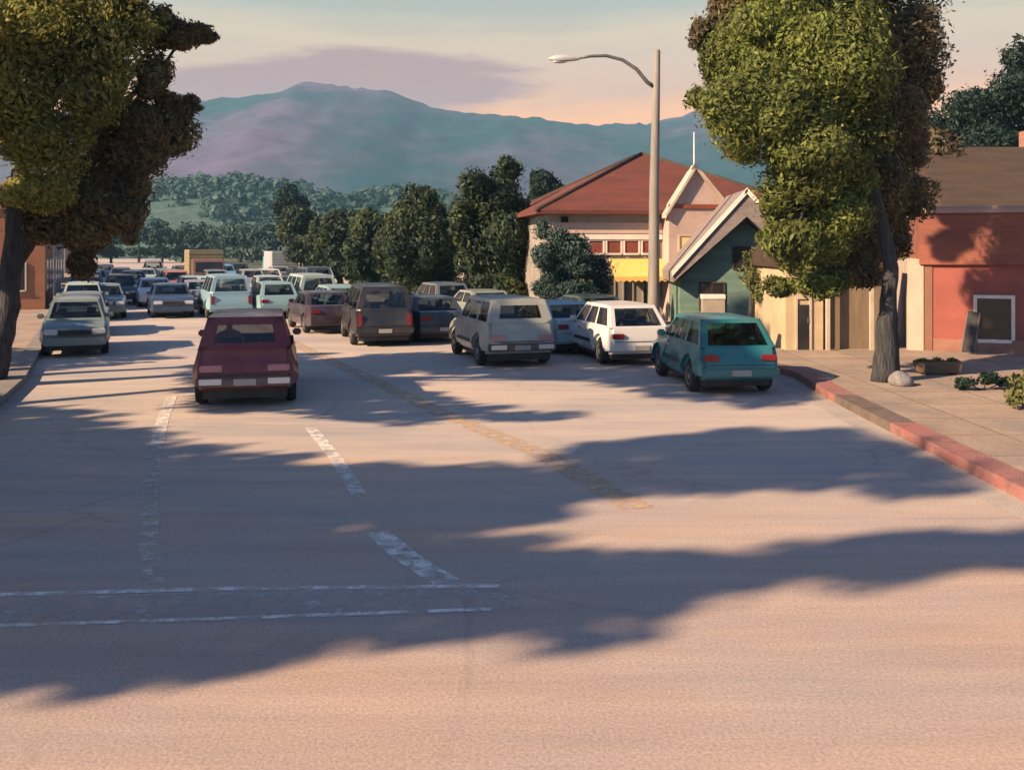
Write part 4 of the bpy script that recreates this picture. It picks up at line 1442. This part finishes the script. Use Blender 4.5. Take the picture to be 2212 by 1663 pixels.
def place(sty, label, x, y, col, rz=R(22.8), group=None, far=False):
    first = sty not in PROTO
    if first:
        r = make_vehicle(sty, label)
        PROTO[sty] = (r, list(r.children), {c: list(c.children) for c in r.children})
    else:
        src, kids, grand = PROTO[sty]
        r = src.copy()
        C.objects.link(r)
        for ch in kids:
            if far and ch.name.split('.')[0] in ('number_plate', 'underbody', 'door_handle', 'tailgate_seam'):
                continue
            c = ch.copy()
            C.objects.link(c)
            c.parent = r
            for g in grand[ch]:
                d = g.copy()
                C.objects.link(d)
                d.parent = c
    r.location = (x, y, 0.004)
    r.rotation_euler = (0, 0, rz)
    for q in ('label', 'category', 'group'):
        if q in r:
            del r[q]
    tag(r, label, 'car', group)
    if first:
        kids = list(r.children)
    set_color(r, col)
    return r


def spot(px, py, L):
    """centre of a vehicle of length L whose rear stands on the ground at a picture position, heading up the avenue"""
    gx, gy = G(px, py)
    return gx, gy


HD = R(22.8)
dirv = Vector((-SL, 1)).normalized()


def rear_at(sty, label, px, py, col, rz=HD, group=None, far=False):
    gx, gy = G(px, py)
    d = Vector((-math.sin(rz), math.cos(rz)))
    c = Vector((gx, gy)) + d * (STY[sty]['L'] / 2)
    return place(sty, label, c.x, c.y, col, rz, group, far)


# the dark red car driving away
red_car = rear_at('wagon', 'dark red boxy station wagon driving away with its driver showing in the rear window', 529, 884, (0.120, 0.006, 0.011), R(13))
# cars by the right kerb
PK = 'cars parked along the right kerb'
TR = 'cars queuing on the right side of the avenue'
rear_at('hatch', 'teal hatchback with a dark tail parked beside the red kerb', 1600, 856, (0.016, 0.150, 0.170), R(6), PK)
rear_at('hatch', 'white hatchback parked ahead of the teal one', 1385, 792, (0.62, 0.63, 0.63), R(14), PK)
rear_at('sedan', 'light blue sedan parked ahead of the white hatchback', 1262, 766, (0.30, 0.46, 0.52), R(20), PK)
rear_at('wagon', 'pale silver station wagon in the lane left of the parked cars', 1128, 795, (0.33, 0.35, 0.32), R(16), TR)
rear_at('sedan', 'dark blue grey sedan in the lane between the silver wagon and the black van', 962, 742, (0.045, 0.06, 0.085), R(20), TR)
rear_at('van', 'black minivan with red tail lights, left of the dark sedan', 832, 750, (0.022, 0.022, 0.028), R(15), TR)
rear_at('sedan', 'grey sedan parked under the tallest tree of the row', 1085, 716, (0.24, 0.27, 0.25), HD, PK, True)
rear_at('hatch', 'slate hatchback parked just ahead of the grey sedan', 985, 694, (0.10, 0.13, 0.16), HD, PK, True)
rear_at('sedan', 'dark green sedan behind the light blue sedan, before the awning', 1330, 738, (0.03, 0.06, 0.06), R(20), PK)
# traffic farther up the avenue
FT = 'cars in the traffic farther up the avenue'
pale, wht, drk, navy, tealp, grey = (0.36, 0.45, 0.43), (0.62, 0.62, 0.60), (0.03, 0.035, 0.045), (0.03, 0.06, 0.12), (0.22, 0.36, 0.38), (0.26, 0.27, 0.28)
far = [
    ('hatch', 'pale teal hatchback just left of the black minivan', 752, 706, tealp, 0),
    ('sedan', 'small dark plum sedan in the lane left of the pale teal hatchback', 722, 722, (0.045, 0.03, 0.045), 0),
    ('van', 'pale green van in the queue behind the plum sedan', 690, 686, pale, 0),
    ('van', 'dark slate van in the queue beyond the pale green van', 690, 645, (0.06, 0.07, 0.10), 0),
    ('hatch', 'pale teal hatchback showing just over the roof of the red wagon', 605, 690, tealp, 0),
    ('van', 'light blue van showing above the left roof corner of the red wagon', 500, 690, (0.24, 0.40, 0.46), 0),
    ('sedan', 'white sedan far ahead of the red wagon, left of the pale green one', 512, 655, wht, 0),
    ('sedan', 'pale green sedan far ahead of the red wagon', 590, 652, pale, 0),
    ('hatch', 'off white hatchback before the white box truck', 586, 630, wht, 0),
    ('hatch', 'dark grey hatchback right of the white box truck', 655, 626, drk, 0),
    ('hatch', 'black hatchback far up the avenue between the two box trucks', 520, 605, drk, 0),
    ('sedan', 'silver sedan farthest up the right queue', 610, 613, grey, 0),
    ('sedan', 'navy sedan coming down the left lane', 375, 688, navy, 1),
    ('sedan', 'white sedan behind the navy sedan in the left lane', 338, 664, wht, 1),
    ('sedan', 'grey green sedan in the left lane near the parked cars', 225, 690, (0.16, 0.21, 0.21), 1),
    ('hatch', 'dark charcoal hatchback behind the grey green sedan', 262, 660, drk, 1),
    ('sedan', 'pale silver sedan in the far left lane', 315, 622, pale, 1),
    ('hatch', 'dull coral red hatchback before the ochre box truck', 386, 640, (0.42, 0.16, 0.12), 1),
    ('hatch', 'blue grey hatchback far up the left lane', 290, 640, (0.16, 0.19, 0.24), 1),
    ('van', 'grey van farthest up the left lane', 335, 607, grey, 1),
    ('sedan', 'pale grey sedan between the navy sedan and the light blue van', 440, 672, grey, 0),
    ('hatch', 'smoky teal hatchback beyond the white sedan of the left lane', 372, 634, (0.12, 0.22, 0.24), 1),
    ('sedan', 'slate sedan on the left lane behind the blue grey hatchback', 262, 618, (0.10, 0.12, 0.15), 1),
    ('hatch', 'pale mint hatchback at the far left of the traffic', 205, 634, (0.34, 0.46, 0.42), 1),
    ('sedan', 'dusty blue sedan at the far left of the traffic, beyond the mint one', 228, 606, (0.18, 0.24, 0.30), 1),
    ('sedan', 'faded beige sedan far up the avenue left of the ochre truck', 396, 606, (0.40, 0.34, 0.26), 1),
    ('hatch', 'pewter hatchback far up the avenue right of the ochre truck', 470, 634, (0.20, 0.22, 0.24), 0),
    ('sedan', 'ice blue sedan just ahead of the light blue van', 462, 655, (0.36, 0.50, 0.55), 0),
    ('hatch', 'ash grey hatchback ahead of the pale green sedan', 548, 632, (0.30, 0.32, 0.33), 0),
    ('sedan', 'dark teal sedan in the queue before the slate van', 660, 652, (0.04, 0.10, 0.12), 0),
    ('hatch', 'sage hatchback far ahead of the slate van', 700, 622, (0.26, 0.34, 0.30), 0),
    ('sedan', 'pale blue sedan left of the ochre box truck', 425, 655, (0.28, 0.38, 0.44), 1),
    ('hatch', 'sky blue hatchback right of the ochre box truck', 492, 612, (0.12, 0.32, 0.50), 1),
]
for sty, lab, px, py, col, onc in far:
    if onc:
        gx, gy = G(px, py)
        place(sty, lab, gx + dirv.x * 2.2, gy + dirv.y * 2.2, col, HD + math.pi, FT, True)
    else:
        rear_at(sty, lab, px, py, col, HD, FT, True)
LP = 'cars parked along the left kerb'
place('hatch', 'grey teal hatchback parked facing us nearest the left tree trunk', -12.75, 28.8, (0.17, 0.22, 0.22), HD + math.pi, LP)
place('sedan', 'grey sedan parked second along the left kerb', -15.3, 35.0, (0.15, 0.18, 0.20), HD + math.pi, LP)
place('hatch', 'pale green hatchback parked third along the left kerb', -18.1, 41.5, (0.36, 0.45, 0.40), HD + math.pi, LP)
place('van', 'blue grey van parked fourth along the left kerb', -21.0, 48.5, (0.15, 0.18, 0.22), HD + math.pi, LP, True)
place('sedan', 'dusty rose sedan parked fifth along the left kerb', -24.1, 56.0, (0.36, 0.25, 0.22), HD + math.pi, LP, True)


# box trucks
def box_truck(label, px, py, bw, bh, bl, box_m, cab_m, facing):
    gx, gy = G(px, py)
    t = thing('box_truck', label, 'truck', (gx, gy, 0.004), HD + (math.pi if facing else 0))
    bm = bmesh.new()
    box(bm, -bw / 2, bw / 2, -bl / 2, bl / 2, .75, .75 + bh, .04)
    for i in range(7):
        z_ = .75 + bh * (i + .8) / 8
        box(bm, -bw / 2 - .02, bw / 2 + .02, -bl / 2 - .02, bl / 2 + .02, z_, z_ + .05)
    bm_obj('cargo_box', bm, box_m, t)
    bm = bmesh.new()
    prism(bm, [(bl / 2 + .05, .5), (bl / 2 + 1.75, .5), (bl / 2 + 1.75, 1.25), (bl / 2 + 1.35, 2.15), (bl / 2 + .05, 2.25)], 'x', -bw / 2 + .12, bw / 2 - .12)
    bmesh.ops.bevel(bm, geom=bm.edges[:], offset=.05, segments=2, affect='EDGES')
    bm_obj('cab', bm, cab_m, t)
    new_obj('windscreen', [(-bw / 2 + .25, bl / 2 + 1.72, 1.36), (bw / 2 - .25, bl / 2 + 1.72, 1.36), (bw / 2 - .3, bl / 2 + 1.43, 2.02), (-bw / 2 + .3, bl / 2 + 1.43, 2.02)], [(0, 1, 2, 3)], darkgl, t)
    boxes('chassis', [(-.45, .45, -bl / 2, bl / 2 + 1.7, .42, .74)], TRIM, t)
    boxes('bumper', [(-bw / 2 + .1, bw / 2 - .1, -bl / 2 - .12, -bl / 2 + .02, .45, .62)], TRIM, t)
    for s in (-1, 1):
        boxes('tail_light', [(s * (bw / 2 - .25) - .1, s * (bw / 2 - .25) + .1, -bl / 2 - .14, -bl / 2 - .121, .63, .74)], REDL, t)
        boxes('headlight', [(s * (bw / 2 - .35) - .12, s * (bw / 2 - .35) + .12, bl / 2 + 1.74, bl / 2 + 1.78, .7, .9)], HEADL, t)
        for yc in (-bl / 2 + 1.0, bl / 2 + .9):
            bm = bmesh.new()
            lathe(bm, [(.26, -.11), (.40, -.12), (.43, -.07), (.43, .07), (.40, .12), (.26, .11)], 20, Matrix.Translation((s * (bw / 2 - .2), yc, .43)) @ Matrix.Rotation(R(90), 4, 'Y'))
            wh = bm_obj('wheel', bm, BLACK, t, smooth=True, angle=40)
            bm = bmesh.new()
            lathe(bm, [(.26, 0), (.22, .06 * s), (.08, .09 * s)], 16, Matrix.Translation((s * (bw / 2 - .2), yc, .43)) @ Matrix.Rotation(R(90), 4, 'Y'))
            bm_obj('rim', bm, CHROME, wh, smooth=True, angle=40)
    return t


ytr = mat('ochre_panel', (0.26, 0.225, 0.13), 0.6, (0.21, 0.185, 0.12), 1.0)
wtr = mat('white_ribbed_panel', (0.36, 0.39, 0.42), 0.55, (0.28, 0.31, 0.34), 1.0)
box_truck('ochre yellow box truck in the distant left lane', 440, 626, 2.3, 2.1, 4.2, ytr, mat('coral_cab_paint', (0.17, 0.10, 0.085), 0.4), True)
box_truck('white ribbed box truck far up the right lane', 606, 602, 2.4, 1.9, 5.0, wtr, mat('blue_cab_paint', (0.10, 0.28, 0.45), 0.4), False)


# ------------------------------------------------------------------ the driver of the red car
def skin_body():
    V, E, Rr = [], [], []

    def add(p, r, parent=None):
        V.append(p); Rr.append(r)
        if parent is not None:
            E.append((parent, len(V) - 1))
        return len(V) - 1
    pel = add((0, 0, .12), .15)
    sp1 = add((0, -.06, .34), .14, pel)
    ch = add((0, -.09, .54), .16, sp1)
    nk = add((0, -.07, .70), .062, ch)
    nk2 = add((0, -.055, .76), .058, nk)
    hd1 = add((0, -.05, .84), .088, nk2)
    hd2 = add((0, -.05, .92), .094, hd1)
    add((0, -.05, .985), .062, hd2)
    ns = add((0, .045, .865), .016, hd1)
    for s in (-1, 1):
        add((s * .098, -.055, .875), .018, hd1)               # ears
        sh = add((s * .19, -.09, .60), .068, ch)
        el = add((s * .27, .10, .38), .047, sh)
        wr_ = add((s * .17, .36, .46), .030, el)
        pm = add((s * .165, .43, .49), .030, wr_)
        for i, (dx, l) in enumerate(((-.026, .034), (-.009, .042), (.009, .040), (.026, .030))):
            f1 = add((s * .165 + dx, .475, .515 + .002 * i), .010, pm)
            f2 = add((s * .165 + dx, .475 + l * .6, .505), .009, f1)
            add((s * .165 + dx, .470 + l * .5, .485), .008, f2)
        t1 = add((s * .165 - s * .04, .44, .515), .011, pm)
        add((s * .165 - s * .045, .475, .53), .009, t1)
        hp = add((s * .10, .08, .10), .10, pel)
        kn = add((s * .16, .46, .16), .066, hp)
        an = add((s * .14, .74, -.14), .045, kn)
        add((s * .14, .90, -.16), .035, an)
    return V, E, Rr


V, E, Rr = skin_body()
me = bpy.data.meshes.new('person')
me.from_pydata(V, E, [])
po = bpy.data.objects.new('person', me)
C.objects.link(po)
md = po.modifiers.new('skin', 'SKIN')
sk = me.skin_vertices[0].data
for i, r_ in enumerate(Rr):
    sk[i].radius = (r_, r_)
    sk[i].use_root = (i == 0)
po.modifiers.new('sub', 'SUBSURF').levels = 1
dg = bpy.context.evaluated_depsgraph_get()
me2 = bpy.data.meshes.new_from_object(po.evaluated_get(dg))
po.modifiers.clear()
po.data = me2
me2.materials.clear()
skin_m = mat('skin', (0.50, 0.26, 0.15), 0.55, (0.44, 0.21, 0.12), 12)
shirt_m = mat('ochre_shirt', (0.42, 0.22, 0.10), 0.9, (0.35, 0.18, 0.09), 20)
trous_m = mat('dark_trousers', (0.03, 0.035, 0.05), 0.9)
for m in (skin_m, shirt_m, trous_m):
    me2.materials.append(m)
for p_ in me2.polygons:
    c = p_.center
    p_.material_index = 0 if (c.z > .70 or c.y > .30 and c.z > .40) else (2 if c.z < .20 else 1)
me2.shade_smooth()
hair = bmesh.new()
bmesh.ops.create_uvsphere(hair, u_segments=20, v_segments=14, radius=.104)
for v in hair.verts:
    v.co *= 1 + .05 * mnoise.noise(v.co * 30)
bmesh.ops.delete(hair, geom=[v for v in hair.verts if v.co.z < -.01 and v.co.y > .0 or v.co.z < -.055], context='VERTS')
bm_obj('hair', hair, mat('brown_hair', (0.26, 0.12, 0.05), 0.7, (0.34, 0.17, 0.075), 20, (4, 4, 1)), po, (0, -.055, .925), smooth=True)
rc = Matrix.Translation(red_car.location) @ Matrix.Rotation(red_car.rotation_euler.z, 4, 'Z')
po.matrix_world = rc @ Matrix.Translation((-.40, .12, .60))
tag(po, 'driver with brown hair and an ochre top seated in the dark red wagon', 'person')

# ------------------------------------------------------------------ haze over the valley
hz = bmesh.new()
box(hz, -2500, 2500, -750, 2700, -1.5, 262)
hm = bpy.data.materials.new('haze')
hm.use_nodes = True
t = hm.node_tree
t.nodes.clear()
pv = N(t, 'ShaderNodeVolumePrincipled')
pv.inputs['Color'].default_value = (0.33, 0.68, 0.98, 1)
pv.inputs['Density'].default_value = 0.00025
pv.inputs['Anisotropy'].default_value = 0.0
ho = N(t, 'ShaderNodeOutputMaterial')
t.links.new(pv.outputs[0], ho.inputs['Volume'])
tag(bm_obj('haze', hz, hm), kind='stuff')
bpy.context.view_layer.update()
